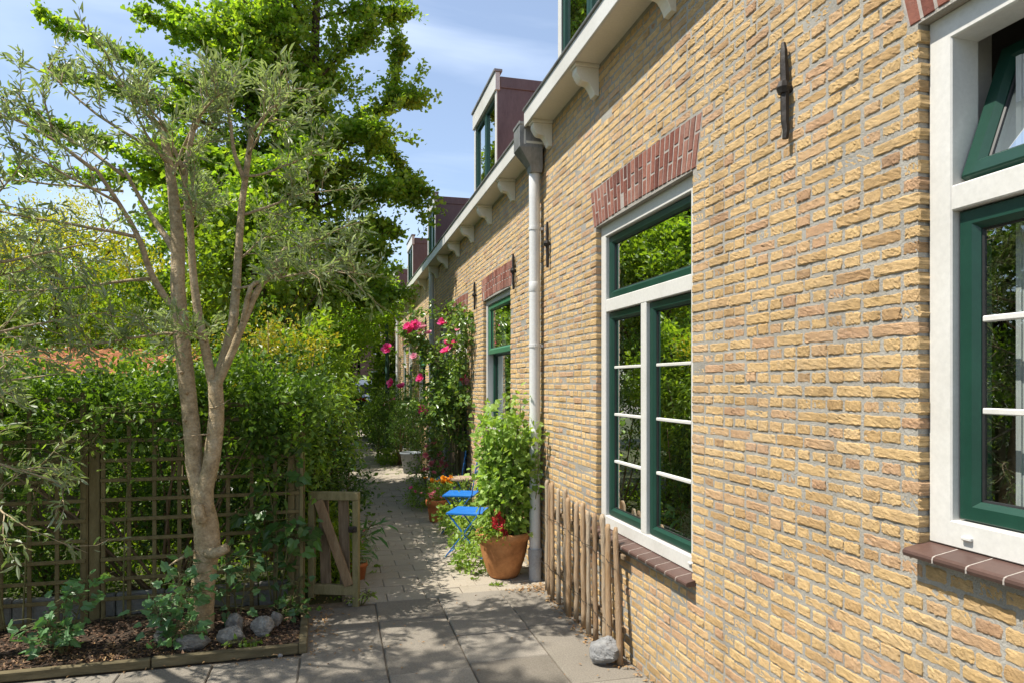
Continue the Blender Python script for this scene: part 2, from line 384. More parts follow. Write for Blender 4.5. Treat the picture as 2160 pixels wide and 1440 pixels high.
# ------------------------------------------------------------------ foliage helpers
SH = {
    'lance': ([(0, 0, 0), (.3, .42, .05), (.7, .38, .03), (1, 0, -.08), (.7, -.38, .03), (.3, -.42, .05)], [(0, 1, 2, 3), (0, 3, 4, 5)]),
    'fan': ([(0, 0, 0), (.72, .58, .05), (1, .25, 0), (.86, 0, -.03), (1, -.25, 0), (.72, -.58, .05)], [(0, 1, 2, 3), (0, 3, 4, 5)]),
    'leaf': ([(0, 0, 0), (.4, .48, .07), (1, 0, -.08), (.4, -.48, .07)], [(0, 1, 2), (0, 2, 3)]),
    'ovate': ([(0, 0, 0), (.18, .40, .05), (.5, .5, .06), (.82, .26, 0), (1, 0, -.1), (.82, -.26, 0), (.5, -.5, .06), (.18, -.40, .05)], [(0, 1, 2, 3), (0, 3, 4), (0, 4, 5), (0, 5, 6, 7)]),
    'lobed': ([(.08, 0, 0), (-.05, .34, .06), (.22, .56, .06), (.34, .40, .04), (.62, .44, .02), (.72, .22, 0), (1, 0, -.12), (.72, -.22, 0), (.62, -.44, .02), (.34, -.40, .04), (.22, -.56, .06), (-.05, -.34, .06)],
              [(0, 1, 2, 3), (0, 3, 4, 5), (0, 5, 6), (0, 6, 7), (0, 7, 8, 9), (0, 9, 10, 11)]),
    'petal': ([(0, 0, 0), (.5, .4, .08), (.95, .3, .25), (1, 0, .2), (.95, -.3, .25), (.5, -.4, .08)], [(0, 1, 2, 3), (0, 3, 4, 5)]),
}
def unit(a): return a / np.maximum(np.linalg.norm(a, axis=1, keepdims=True), 1e-9)

def leaves(P, D, N, L, W, shape):
    """arrays -> (V, faces list) ; L, W arrays or floats"""
    t, fs = SH[shape]; t = np.array(t); n = len(P); k = len(t)
    D = unit(D); S = unit(np.cross(D, N)); Nn = np.cross(S, D)
    L = np.broadcast_to(np.asarray(L, float), (n,))[:, None, None]; W = np.broadcast_to(np.asarray(W, float), (n,))[:, None, None]
    curl = rng.uniform(.4, 2.0, (n, 1, 1))
    V = P[:, None, :] + L * t[None, :, 0:1] * D[:, None, :] + W * t[None, :, 1:2] * S[:, None, :] + L * curl * t[None, :, 2:3] * Nn[:, None, :]
    out = {}
    base = np.arange(n)[:, None] * k
    for f in fs: out.setdefault(len(f), []).append(base + np.array(f)[None, :])
    return V.reshape(-1, 3), [np.concatenate(v) for v in out.values()]

def leaf_obj(name, P, D, N, L, W, shape, mat, parent=None, loc=None, smooth=False):
    V, F = leaves(P, D, N, L, W, shape)
    return np_mesh(name, V, F, mat, parent, loc, smooth)

def rdir(n): return unit(rng.normal(size=(n, 3)))

def clump_points(ells, ncl, per, twig=(.12, .3), spread=.05, shell=.6, up=.5, zmin=.02):
    """leaf clumps on short twigs spread through ellipsoids; returns P, D, twig segments"""
    vol = np.array([e[1][0] * e[1][1] * e[1][2] for e in ells]) ** .7
    which = rng.choice(len(ells), ncl, p=vol / vol.sum())
    C = np.array([e[0] for e in ells])[which]; Rr = np.array([e[1] for e in ells])[which]
    d = rdir(ncl); r = rng.uniform(shell ** 2, 1, ncl) ** .5 * rng.uniform(.82, 1.08, ncl)
    A = C + d * Rr * r[:, None]
    T = unit(d * 1.0 + rdir(ncl) * .7 + np.array([0, 0, up])); tl = rng.uniform(*twig, ncl)
    ok = A[:, 2] > zmin; A, T, tl = A[ok], T[ok], tl[ok]; n = len(A)
    s = rng.uniform(0, 1, (n, per))
    P = A[:, None, :] + T[:, None, :] * (tl[:, None] * s)[..., None] + rng.normal(0, spread, (n, per, 3))
    D = T[:, None, :] * .8 + rng.normal(0, .8, (n, per, 3))
    P = P.reshape(-1, 3); D = unit(D.reshape(-1, 3)); k = P[:, 2] > zmin
    return P[k], D[k], (A, T, tl)

def up_normals(n, tilt=.7): return unit(np.array([-.25, 0, 1.0]) + rng.normal(0, tilt, (n, 3)))

def shrub(name, loc, label, cat, ells, ncl, per, size, shape, mat, stems=6, group=None, twig=(.12, .3), spread=.05, shell=.6, aspect=.55, up=.4, stem_mat='twig', tilt=.7, droop=0.0, stem_r=.012, zmin=.02):
    t = thing(name, loc, label, cat, group)
    P, D, (A, T, tl) = clump_points(ells, ncl, per, twig, spread, shell, up, zmin)
    D = unit(D - np.array([0, 0, droop]))
    L = size * rng.uniform(.45, 1.5, len(P))
    leaf_obj('foliage', P, D, up_normals(len(P), tilt), L, L * aspect, shape, mat, t)
    b = MB(); A0 = np.array(loc, float)
    idx = rng.choice(len(A), min(stems, len(A)), replace=False)
    for i in idx:
        e = A[i] + T[i] * tl[i] * .6; mid = (A0 + e) / 2 + rng.normal(0, .05, 3); mid[2] = A0[2] + (e[2] - A0[2]) * .55
        s0 = A0 + np.array([rng.normal(0, .05), rng.normal(0, .05), 0]); s0[2] = loc[2]
        b.tube([s0, mid, e], [stem_r, stem_r * .7, stem_r * .3], 6)
    b.build('stem', M[stem_mat], t, smooth=True)
    return t

def branch(p, d, L, n, wander=.12, bend=(0, 0, 0)):
    pts = [np.array(p, float)]; d = np.array(d, float); d /= np.linalg.norm(d)
    for i in range(n):
        d = d + rng.normal(0, wander, 3) + np.array(bend) / n; d /= np.linalg.norm(d)
        pts.append(pts[-1] + d * L / n)
    return np.array(pts)

def along(pts, t):
    t = np.clip(t, 0, 1) * (len(pts) - 1); i = np.minimum(t.astype(int), len(pts) - 2); f = (t - i)[:, None]
    return pts[i] * (1 - f) + pts[i + 1] * f, unit(pts[i + 1] - pts[i])

# ------------------------------------------------------------------ brickwork
WX = 1.733            # street face of the row of houses
PITCH, JT = .0495, .0104

def intervals(z, y0, y1, ops):
    iv = [(y0, y1, False, False)]
    for (za, zb, a0, a1, b0, b1) in ops:
        if not (za - .004 < z < zb + .004): continue
        f = (z - za) / (zb - za); lo = a0 + (b0 - a0) * f; hi = a1 + (b1 - a1) * f
        out = []
        for (p, q, dp, dq) in iv:
            if hi <= p or lo >= q: out.append((p, q, dp, dq)); continue
            if lo > p: out.append((p, lo, dp, True))
            if hi < q: out.append((hi, q, True, dq))
        iv = out
    return iv

def bricks(y0, y1, z0, z1, ops):
    B = []
    for r in range(int((z1 - z0) / PITCH) + 1):
        za = z0 + r * PITCH; zb = za + PITCH - JT
        if zb > z1: break
        header = r % 2 == 0
        ln = .0744 if header else .1592
        off = 0 if header else .0425 + (.0425 if (r // 2) % 2 else 0)
        for (p, q, dp, dq) in intervals((za + zb) / 2, y0, y1, ops):
            y = p; k0 = math.floor((p - off) / (ln + JT))
            edges = []
            k = k0
            while True:
                a = off + k * (ln + JT); b = a + ln; k += 1
                if b < p + .03: continue
                if a > q - .03: break
                edges.append([max(a, p), min(b, q)])
            if not edges: continue
            edges[0][0] = p; edges[-1][1] = q
            for i, (a, b) in enumerate(edges):
                deep = (i == 0 and dp) or (i == len(edges) - 1 and dq)
                j = rng.normal(0, .0026, 4)
                if deep: j[0 if (i == 0 and dp) else 1] *= .5
                B.append((a + j[0], b + j[1], za + j[2] * .8, zb + j[3] * .8, .055 if deep else .016))
    return np.array(B)

def brick_geo(B, nu, nv, rough=.0018, x=WX):
    """one little displaced block per brick -> V, quads"""
    n = len(B); u = {7: np.array([0, .05, .27, .5, .73, .95, 1])}.get(nu, np.linspace(0, 1, nu)); v = {5: np.array([0, .11, .5, .89, 1])}.get(nv, np.linspace(0, 1, nv))
    if nu == 13: u = np.concatenate([[0, .045], np.linspace(.12, .88, 9), [.955, 1]]); v = np.array([0, .11, .3, .5, .7, .89, 1])
    if nu == 4: u = np.array([0, .06, .94, 1]); v = np.array([0, .15, .85, 1])
    U, Vv = np.meshgrid(u, v, indexing='ij'); U, Vv = U.ravel(), Vv.ravel()
    edge = (U == 0) | (U == 1) | (Vv == 0) | (Vv == 1); corner = ((U == 0) | (U == 1)) & ((Vv == 0) | (Vv == 1))
    m = len(U)
    Y = B[:, 0:1] + (B[:, 1] - B[:, 0])[:, None] * U; Z = B[:, 2:3] + (B[:, 3] - B[:, 2])[:, None] * Vv
    Y = Y + rng.normal(0, rough * .8, (n, m)); Z = Z + rng.normal(0, rough * .8, (n, m))
    cy = (B[:, 0:1] + B[:, 1:2]) / 2; cz = (B[:, 2:3] + B[:, 3:4]) / 2
    pull = np.where(corner, .0035, 0)
    Y += np.sign(cy - Y) * pull; Z += np.sign(cz - Z) * pull * .8
    X = x - .0004 + rng.normal(0, .0012, (n, 1)) + rng.normal(0, rough * .45, (n, m)) + np.where(edge, .0036, 0) + np.where(corner, .0015, 0)
    if nu > 6:      # creased, torn faces of hand moulded bricks
        ph = rng.uniform(0, 6.28, (n, 1)); an = rng.uniform(.25, .75, (n, 1)) * rng.choice([1, 1, 1, -1], (n, 1)); fq = rng.uniform(420, 800, (n, 1))
        q = (Y * np.sin(an) + Z * np.cos(an)) * fq + ph + 1.3 * np.sin(Y * 70 + ph * 3) + rng.normal(0, .5, (n, m))
        X = X + np.where(edge, 0, .0008 * np.sin(q) * rng.uniform(.2, 1.5, (n, 1)))
    front = np.stack([X, Y, Z], -1)
    id_ = np.arange(m).reshape(nu, nv)
    loop = np.concatenate([id_[:, 0], id_[-1, 1:], id_[-2::-1, -1], id_[0, -2:0:-1]])
    back = front[:, loop].copy(); back[:, :, 0] = x + B[:, 4:5]
    V = np.concatenate([front, back], 1); k = V.shape[1]
    q = np.stack([id_[:-1, :-1], id_[:-1, 1:], id_[1:, 1:], id_[1:, :-1]], -1).reshape(-1, 4)
    nl = len(loop); sidx = np.arange(nl)
    sd = np.stack([loop, loop[(sidx + 1) % nl], m + (sidx + 1) % nl, m + sidx], -1)
    Q = np.concatenate([q, sd])
    F = (np.arange(n)[:, None, None] * k + Q[None]).reshape(-1, 4)
    return V.reshape(-1, 3), F

def rect_boxes(y0, y1, z0, z1, rects, x0, x1):
    """plain slab with rectangular holes, butted boxes -> MB"""
    b = MB(); ys = sorted({y0, y1, *[r[0] for r in rects], *[r[1] for r in rects]})
    ys = [y for y in ys if y0 <= y <= y1]
    for a, c in zip(ys[:-1], ys[1:]):
        m = (a + c) / 2; hs = sorted([(r[2], r[3]) for r in rects if r[0] < m < r[1]]); z = z0
        for (ha, hb) in hs:
            if ha > z: b.box(x0, x1, a, c, z, ha)
            z = hb
        if z < z1: b.box(x0, x1, a, c, z, z1)
    return b

def wall_mesh(root, y0, y1, z1, windows, nu, nv, split=None):
    """windows: list of (yr, yl, zb, zt, zsill, arch) openings; arch = fan height over zt"""
    ops, rects = [], []
    for w in windows:
        ops.append((w['zb'] - w.get('sillh', 0), w['zt'] - .0, w['y0'], w['y1'], w['y0'], w['y1']))
        rects.append((w['y0'] - .006, w['y1'] + .006, w['zb'] - w.get('sillh', 0), w['zt']))
        if w.get('arch', True):
            ops.append((w['zt'], w['zt'] + .262, w['y0'] - .045, w['y1'] + .045, w['y0'] - .105, w['y1'] + .105))
    B = bricks(y0, y1, 0.0, z1, ops)
    geos = []
    if split is not None:
        near = B[:, 0] < split; vn = B[:, 0] < 3.1
        geos = [brick_geo(B[vn], 13, 7), brick_geo(B[near & ~vn], nu, nv), brick_geo(B[~near], 4, 4, .0012)]
    else: geos = [brick_geo(B, nu, nv, .0014)]
    mort = rect_boxes(y0, y1, -.1, z1 + .02, rects, WX + .0024, WX + .11)
    MV = np.array(mort.v); MF = np.array(mort.f)
    V, F, mi, b = [MV], [MF], [np.ones(len(MF))], len(MV)
    for (v, f) in geos: V.append(v); F.append(f + b); mi.append(np.zeros(len(f))); b += len(v)
    return np_mesh('wall', np.concatenate(V), np.concatenate(F), [M['brick'], M['mortar']], root, midx=np.concatenate(mi))

def arch_part(root, y0, y1, zt):
    """flat fan arch of red bricks on end"""
    n = int(round((y1 - y0 + .15) / .0535)); zb, ztop = zt + .004, zt + .258
    P = MB(); sm = MB()
    def yy(f, z): 
        k = (z - zb) / (ztop - zb); a = y0 - .040 - .06 * k; c = y1 + .040 + .06 * k
        return a + (c - a) * f
    cam_ = lambda f: .018 * (1 - (2 * f - 1) ** 2)
    for i in range(n):
        f0, f1 = (i + .09) / n, (i + .91) / n; fm = (f0 + f1) / 2; lift = cam_(fm)
        cut = zb + (ztop - zb) * (.36 if i % 2 else .66)
        for (a, c) in ((zb, cut - .005), (cut + .005, ztop)):
            xo = WX - .002 + random.gauss(0, .0012); vs = []
            e = .0035
            for (x, ins) in ((WX + .085, 0), (xo + .004, 0), (xo, e)):
                za, zc = a + ins, c - ins
                sg = [random.gauss(0, .0008) for _ in range(4)]
                vs += [(x, yy(f0, a) + ins + sg[0], za + lift), (x, yy(f1, a) - ins + sg[1], za + lift), (x, yy(f1, c) - ins + sg[2], zc + lift), (x, yy(f0, c) + ins + sg[3], zc + lift)]
            fs = [(r * 4 + k, r * 4 + (k + 1) % 4, r * 4 + 4 + (k + 1) % 4, r * 4 + 4 + k) for r in range(2) for k in range(4)] + [(8, 9, 10, 11), (3, 2, 1, 0)]
            P.add(vs, fs, 0)
    nn = 24
    vs, fs = [], []
    for i in range(nn + 1):
        f = i / nn
        for (x, z) in ((WX + .0012, zb + .004), (WX + .0012, ztop), (WX + .10, ztop), (WX + .10, zb + .004)): vs.append((x, yy(f, z), z + cam_(f)))
    for i in range(nn): fs += [(i * 4 + k, i * 4 + (k + 1) % 4, i * 4 + 4 + (k + 1) % 4, i * 4 + 4 + k) for k in range(4)]
    fs += [(0, 1, 2, 3), (nn * 4 + 3, nn * 4 + 2, nn * 4 + 1, nn * 4)]
    P.add(vs, fs, 1)
    return P.build('brick_arch', [M['red_brick'], M['white_mortar']], root)

# ------------------------------------------------------------------ windows
FX = 1.771            # front of the white frames

def sash(win, name, y0, y1, z0, z1, bars=0, mat='green', x=FX + .024, rail=.052, tilt=0, vbar=False):
    """mitred sash ring with sloping bead, glass pane and white glazing bars; returns objects"""
    b = MB(); i = rail
    b.ring([(y0, y1, z0, z1, x + .055), (y0, y1, z0, z1, x + .004), (y0 + .004, y1 - .004, z0 + .004, z1 - .004, x),
            (y0 + i * .72, y1 - i * .72, z0 + i * .72, z1 - i * .72, x), (y0 + i, y1 - i, z0 + i, z1 - i, x + .016), (y0 + i, y1 - i, z0 + i, z1 - i, x + .055)])
    g = MB(); j = i + .006
    g.ring([(y0 + i, y1 - i, z0 + i, z1 - i, x + .020), (y0 + j, y1 - j, z0 + j, z1 - j, x + .022), (y0 + j, y1 - j, z0 + j, z1 - j, x + .032)])
    p = MB(); p.add([(x + .026, y0 + j - .002, z0 + j - .002), (x + .026, y1 - j + .002, z0 + j - .002), (x + .026, y1 - j + .002, z1 - j + .002), (x + .026, y0 + j - .002, z1 - j + .002)], [(0, 1, 2, 3)])
    qs = []
    for k in range(1, bars + 1):
        z = z0 + i + (z1 - z0 - 2 * i) * k / (bars + 1); qs.append(MB()); qs[-1].box(x + .012, x + .040, y0 + j, y1 - j, z - .009, z + .009, .003)
    if tilt:
        m = Matrix.Rotation(tilt, 3, 'Y'); c = Vector((x + .05, 0, z0 + .004))
        for k in (b, g, p, *qs): k.v = [tuple(m @ (Vector(v) - c) + c) for v in k.v]
    b.build(name, M[mat], win); g.build('glazing_gasket', M['gasket'], win); p.build('pane', M['glass'], win)
    for q in qs: q.build('glazing_bar', M['white'], win)

def frame(win, y0, y1, zb, zt, tz0, tz1, mull=None, w=.078, clips=()):
    """white PVC frame: jambs, head, sill rail with mitred corners, transom and mullion"""
    b = MB(); d = .10
    b.ring([(y0, y1, zb, zt, FX + d), (y0, y1, zb, zt, FX + .003), (y0 + .003, y1 - .003, zb + .003, zt - .003, FX),
            (y0 + w - .004, y1 - w + .004, zb + w - .004, zt - w + .004, FX), (y0 + w, y1 - w, zb + w, zt - w, FX + .005), (y0 + w, y1 - w, zb + w, zt - w, FX + d)])
    if tz0: b.box(FX + .001, FX + d - .002, y0 + w - .002, y1 - w + .002, tz0, tz1, .004)
    if mull: b.box(FX + .002, FX + d - .004, mull[0], mull[1], zb + w - .002, tz0 + .002, .004)
    b.build('frame', M['white'], win)
    if clips:
        c = MB()
        for (y, z) in clips: c.box(FX - .012, FX + .002, y - .016, y + .016, z - .006, z + .006, .003)
        c.build('drain_cap', M['white'], win)

def sill(win, y0, y1, z, n, out=.05):
    b = MB(); w = (y1 - y0) / n
    for k in range(n):
        a, c = y0 + k * w + .0025, y0 + (k + 1) * w - .0025
        # sloping tile with rounded nose
        pr = [(WX - out, z - .040), (WX - out - .004, z - .030), (WX - out - .002, z - .022), (WX - out + .008, z - .017), (FX + .002, z - .003), (FX + .06, z - .003), (FX + .06, z - .040)]
        b.prism_y(pr, a, c)
    for k in range(1, n):
        y = y0 + k * w; pr = [(WX - out - .0035, z - .0395), (WX - out - .0035, z - .028), (WX - out - .001, z - .0212), (WX - out + .008, z - .0174), (FX + .002, z - .0034), (FX + .05, z - .0395)]
        b.prism_y(pr, y - .0024, y + .0024, 1)
    b.build('sill', [M['sill'], M['white_mortar']], win)

def anchor(root, y, z0, z1):
    b = MB(); zm = (z0 + z1) / 2 + .01; n = 12
    pts = [(WX - .024 + random.uniform(-.002, .002), y + (z - zm) * .03 + random.uniform(-.002, .002), z) for z in np.linspace(z0, z1, n)]
    rad = [.012, .014] + [.016 + random.uniform(-.001, .001) for _ in range(n - 4)] + [.014, .009]
    b.tube(pts, rad, 6)
    b.tube([(WX - .030, y, zm - .022), (WX - .032, y, zm), (WX - .030, y, zm + .022)], [.020, .026, .020], 8)
    b.tube([(WX + .03, y, zm), (WX - .020, y, zm)], [.016, .018], 8)
    return b.build('wall_anchor', M['iron'], root, smooth=False)

def bracket(root, y, zs, w=.085):
    b = MB(); x1 = WX - .001; xo = 1.565
    b.box(xo - .008, x1, y - w / 2 - .012, y + w / 2 + .012, zs - .026, zs - .001, .004)
    pr = [(x1, zs - .027), (xo + .006, zs - .027), (xo + .006, zs - .062)]
    for k in range(9):      # ogee: belly then hollow down to the foot
        t = k / 8; x = xo + .008 + .120 * t; z = zs - .066 - .115 * (t + .16 * math.sin(2 * math.pi * t)); pr.append((x, z))
    pr += [(x1 - .030, zs - .205), (x1, zs - .210)]
    b.prism_y(pr, y - w / 2, y + w / 2)
    return b.build('bracket', M['cream'], root, bev=.003)

def eaves(root, y0, y1, zs, roof=True):
    b = MB(); b.box(1.556, WX + .10, y0, y1, zs, zs + .02); b.build('soffit', M['cream'], root)
    b = MB(); b.box(1.535, 1.556, y0, y1, zs - .012, zs + .118, .004); b.build('fascia', M['white'], root)
    b = MB()
    b.tube([(1.532, y0, zs + .125), (1.532, y1, zs + .125)], .012, 8)
    b.prism_y([(1.538, zs + .119), (1.538, zs + .135), (1.548, zs + .137), (1.565, zs + .06), (1.72, zs + .06), (1.735, zs + .15), (1.745, zs + .15), (1.725, zs + .045), (1.559, zs + .045), (1.559, zs + .119)], y0 + .002, y1 - .002)
    b.build('gutter', M['zinc'], root)
    b = MB(); z0 = zs + .12
    b.prism_y([(1.74, z0), (1.74, z0 + .06), (5.2, z0 + 3.52), (8.7, z0 + .06), (8.7, z0), (5.2, z0 + 3.44)], y0 + .003, y1 - .003)
    b.build('roof', M['tile'], root)

def dormer(root, y0, y1, zb, zt, cols=2):
    """white fronted flat roofed dormer with copper cheeks"""
    x0 = 1.75; d = MB()
    zf = zt - .20
    d.box(x0 + .002, x0 + 1.75, y0, y0 + .03, zb, zt - .11); d.box(x0 + .002, x0 + 1.75, y1 - .03, y1, zb, zt - .11)
    d.box(x0 + .03, x0 + 2.0, y0 - .012, y0 + .012, zt - .17, zt - .045, .004); d.box(x0 + .03, x0 + 2.0, y1 - .012, y1 + .012, zt - .17, zt - .045, .004)
    d.box(x0 + .03, x0 + 2.0, y0 + .013, y1 - .013, zt - .09, zt - .06)
    o = d.build('dormer', M['cheek'], root)
    c = MB(); c.box(x0 - .03, x0 + .025, y0 - .02, y1 + .02, zf, zt - .003, .004)
    c.box(x0 - .012, x0 + .001, y0 - .002, y0 + .075, zb, zf - .002, .003); c.box(x0 - .012, x0 + .001, y1 - .075, y1 + .002, zb, zf - .002, .003)
    c.build('dormer_front', M['white'], o)
    t = MB(); t.box(x0 - .045, x0 + .05, y0 - .03, y1 + .03, zt - .002, zt + .03, .004); t.build('dormer_capping', M['zinc'], o)
    ya, yb = y0 + .077, y1 - .077; w = (yb - ya) / cols
    for k in range(cols):
        a, e = ya + k * w + .003, ya + (k + 1) * w - .003
        s = MB(); s.ring([(a, e, zb, zf - .004, x0 + .05), (a, e, zb, zf - .004, x0 + .002), (a + .05, e - .05, zb + .05, zf - .054, x0 + .004), (a + .055, e - .055, zb + .055, zf - .06, x0 + .03)])
        s.build('dormer_sash', M['green'], o)
        p = MB(); p.add([(x0 + .026, a + .05, zb + .05), (x0 + .026, e - .05, zb + .05), (x0 + .026, e - .05, zf - .05), (x0 + .026, a + .05, zf - .05)], [(0, 1, 2, 3)]); p.build('pane', M['glass'], o)
    return o

def drainpipe(root, y, ztop, x=1.662, r=.047):
    p = MB(); n = 14; zs = np.linspace(.245, ztop, n)
    p.tube([(x, y + .02 * (z / 3.5), z) for z in zs], r, 20)
    for z in (1.25, 2.5): p.tube([(x, y + .02 * z / 3.5, z - .04), (x, y + .02 * z / 3.5, z + .04)], r + .003, 20)
    o = p.build('drainpipe', M['pipe'], root, smooth=False, bev=.002)
    for f in o.data.polygons: f.use_smooth = len(f.vertices) == 4
    b = MB(); b.tube([(x, y, .0), (x, y, .20)], r + .007, 20); b.tube([(x, y, .20), (x, y, .27)], r + .013, 20)
    b.build('pipe_shoe', M['pipe_base'], o, smooth=False)
    for z in (.9, 2.0, 3.0):
        c = MB(); c.tube([(x, y + .02 * z / 3.5, z - .012), (x, y + .02 * z / 3.5, z + .012)], r + .005, 20); c.box(x + r, WX + .02, y - .012, y + .012, z - .011, z + .011)
        c.build('pipe_clip', M['pipe'], o)
    return o

def interior(root, y0, y1, zt=3.55):
    b = MB(); x0, x1 = WX + .112, 5.5
    b.box(x0, x1, y0, y0 + .02, .05, zt); b.box(x0, x1, y1 - .02, y1, .05, zt); b.box(x1, x1 + .02, y0, y1, .05, zt)
    b.box(x0, x1, y0 + .021, y1 - .021, .02, .05); b.box(x0, x1, y0 + .021, y1 - .021, zt, zt + .02)
    b.build('interior', M['interior'], root)

def shell(root, y0, y1, z1):
    b = MB(); b.box(WX + .12, 8.6, y0, y0 + .006, 0, z1); b.box(WX + .12, 8.6, y1 - .006, y1, 0, z1); b.box(8.6, 8.65, y0, y1, 0, z1)
    g = []; 
    for y in (y0 + .003, y1 - .009): b.add([(1.80, y, z1), (8.62, y, z1), (5.2, y, z1 + 3.35), (1.80, y + .006, z1), (8.62, y + .006, z1), (5.2, y + .006, z1 + 3.35)], [(0, 1, 2), (5, 4, 3), (0, 3, 4, 1), (1, 4, 5, 2), (2, 5, 3, 0)])
    b.build('gable_wall', M['far_brick'], root)

# ---- house with the two big windows
ZS1 = 3.83
h1 = thing('brick_house', (WX, 2.1, 0), 'nearest yellow brick house with two large white framed windows and green sashes', 'house', 'terraced brick houses along the path')
W1 = dict(y0=3.08, y1=4.374, zb=.715, zt=2.742, sillh=.042)
W0 = dict(y0=.42, y1=1.709, zb=1.197, zt=2.782, sillh=.042)
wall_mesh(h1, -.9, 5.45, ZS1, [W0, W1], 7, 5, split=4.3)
for w in (W0, W1): arch_part(h1, w['y0'], w['y1'], w['zt'])
win = MB(); win.box(FX + .101, FX + .16, W1['y0'], W1['y0'] + .02, W1['zb'], W1['zt']); win.box(FX + .101, FX + .16, W1['y1'] - .02, W1['y1'], W1['zb'], W1['zt']); 
win.box(FX + .101, FX + .30, W1['y0'] + .021, W1['y1'] - .021, W1['zb'], W1['zb'] + .05, .005)
w1 = win.build('window', M['white'], h1); w1['label'] = 'tall window with a fanlight over two casements'
frame(w1, W1['y0'], W1['y1'], W1['zb'], W1['zt'], 2.155, 2.24, (3.685, 3.757), clips=[(3.16, .758)])
sash(w1, 'sash', 3.162, 4.292, 2.244, 2.660, 0)
sash(w1, 'sash', 3.162, 3.681, .797, 2.151, 3)
sash(w1, 'sash', 3.761, 4.292, .797, 2.151, 3)
sill(w1, 3.04, 4.40, W1['zb'], 12)
win = MB(); win.box(FX + .101, FX + .22, W0['y0'], W0['y0'] + .02, W0['zb'], W0['zt']); win.box(FX + .101, FX + .22, W0['y1'] - .02, W0['y1'], W0['zb'], W0['zt'])
win.box(FX + .101, FX + .30, W0['y0'] + .021, W0['y1'] - .021, W0['zb'], W0['zb'] + .05, .005)
w0 = win.build('window', M['white'], h1); w0['label'] = 'window with its upper fanlight tilted inward'
frame(w0, W0['y0'], W0['y1'], W0['zb'], W0['zt'], 2.19, 2.265, clips=[(1.575, 1.232)])
sash(w0, 'tilted_sash', .505, 1.625, 2.270, 2.700, 0, tilt=R(21), rail=.058)
sash(w0, 'sash', .502, 1.627, 1.279, 2.186, 2, rail=.058)
sill(w0, .30, 1.720, W0['zb'], 13)
c = MB()
for k in range(7):
    y = 1.53 - k * .017; c.box(FX + .13 + .004 * (k % 2), FX + .137 + .004 * (k % 2), y - .008, y + .008, 1.28, 2.62)
c.build('vertical_blind', M['curtain'], w0)
c = MB(); bp = [(FX + .125, 1.375, z) for z in np.linspace(2.2, 1.46, 52)] + [(FX + .125, 1.345 + .03 * math.cos(a), 1.46 - .03 * math.sin(a)) for a in np.linspace(0, math.pi, 8)] + [(FX + .125, 1.315, z) for z in np.linspace(1.46, 2.2, 52)]
for p in bp: c.tube([(p[0], p[1], p[2] - .003), p, (p[0], p[1], p[2] + .003)], [.001, .0028, .001], 5)
c.build('bead_chain', M['white'], w0)
for y in (2.32, 5.40): anchor(h1, y, 2.635, 3.015)
eaves(h1, -.9, 5.50, ZS1)
for y in (5.38, 4.36, 3.28, 2.2, 1.12, .04): bracket(h1, y, ZS1)
dormer(h1, 3.9, 5.21, 4.02, 5.15)
interior(h1, -.88, 5.43); shell(h1, -.9, 5.45, ZS1)
dp = drainpipe(h1, 5.60, 3.50)
hp = MB()
hv = []
for (z, xa, xb, ya, yb) in ((3.86, 1.50, 1.70, 5.505, 5.70), (3.66, 1.50, 1.70, 5.505, 5.70), (3.52, 1.605, 1.715, 5.545, 5.665), (3.47, 1.612, 1.712, 5.555, 5.655)):
    hv += [(xa, ya, z), (xb, ya, z), (xb, yb, z), (xa, yb, z)]
hp.add(hv, [(i * 4 + k, i * 4 + (k + 1) % 4, i * 4 + 4 + (k + 1) % 4, i * 4 + 4 + k) for i in range(3) for k in range(4)] + [(0, 3, 2, 1), (12, 13, 14, 15)])
hp.box(1.494, 1.706, 5.499, 5.706, 3.84, 3.868, .004)
hp.build('rainwater_head', M['zinc'], dp, bev=.006)

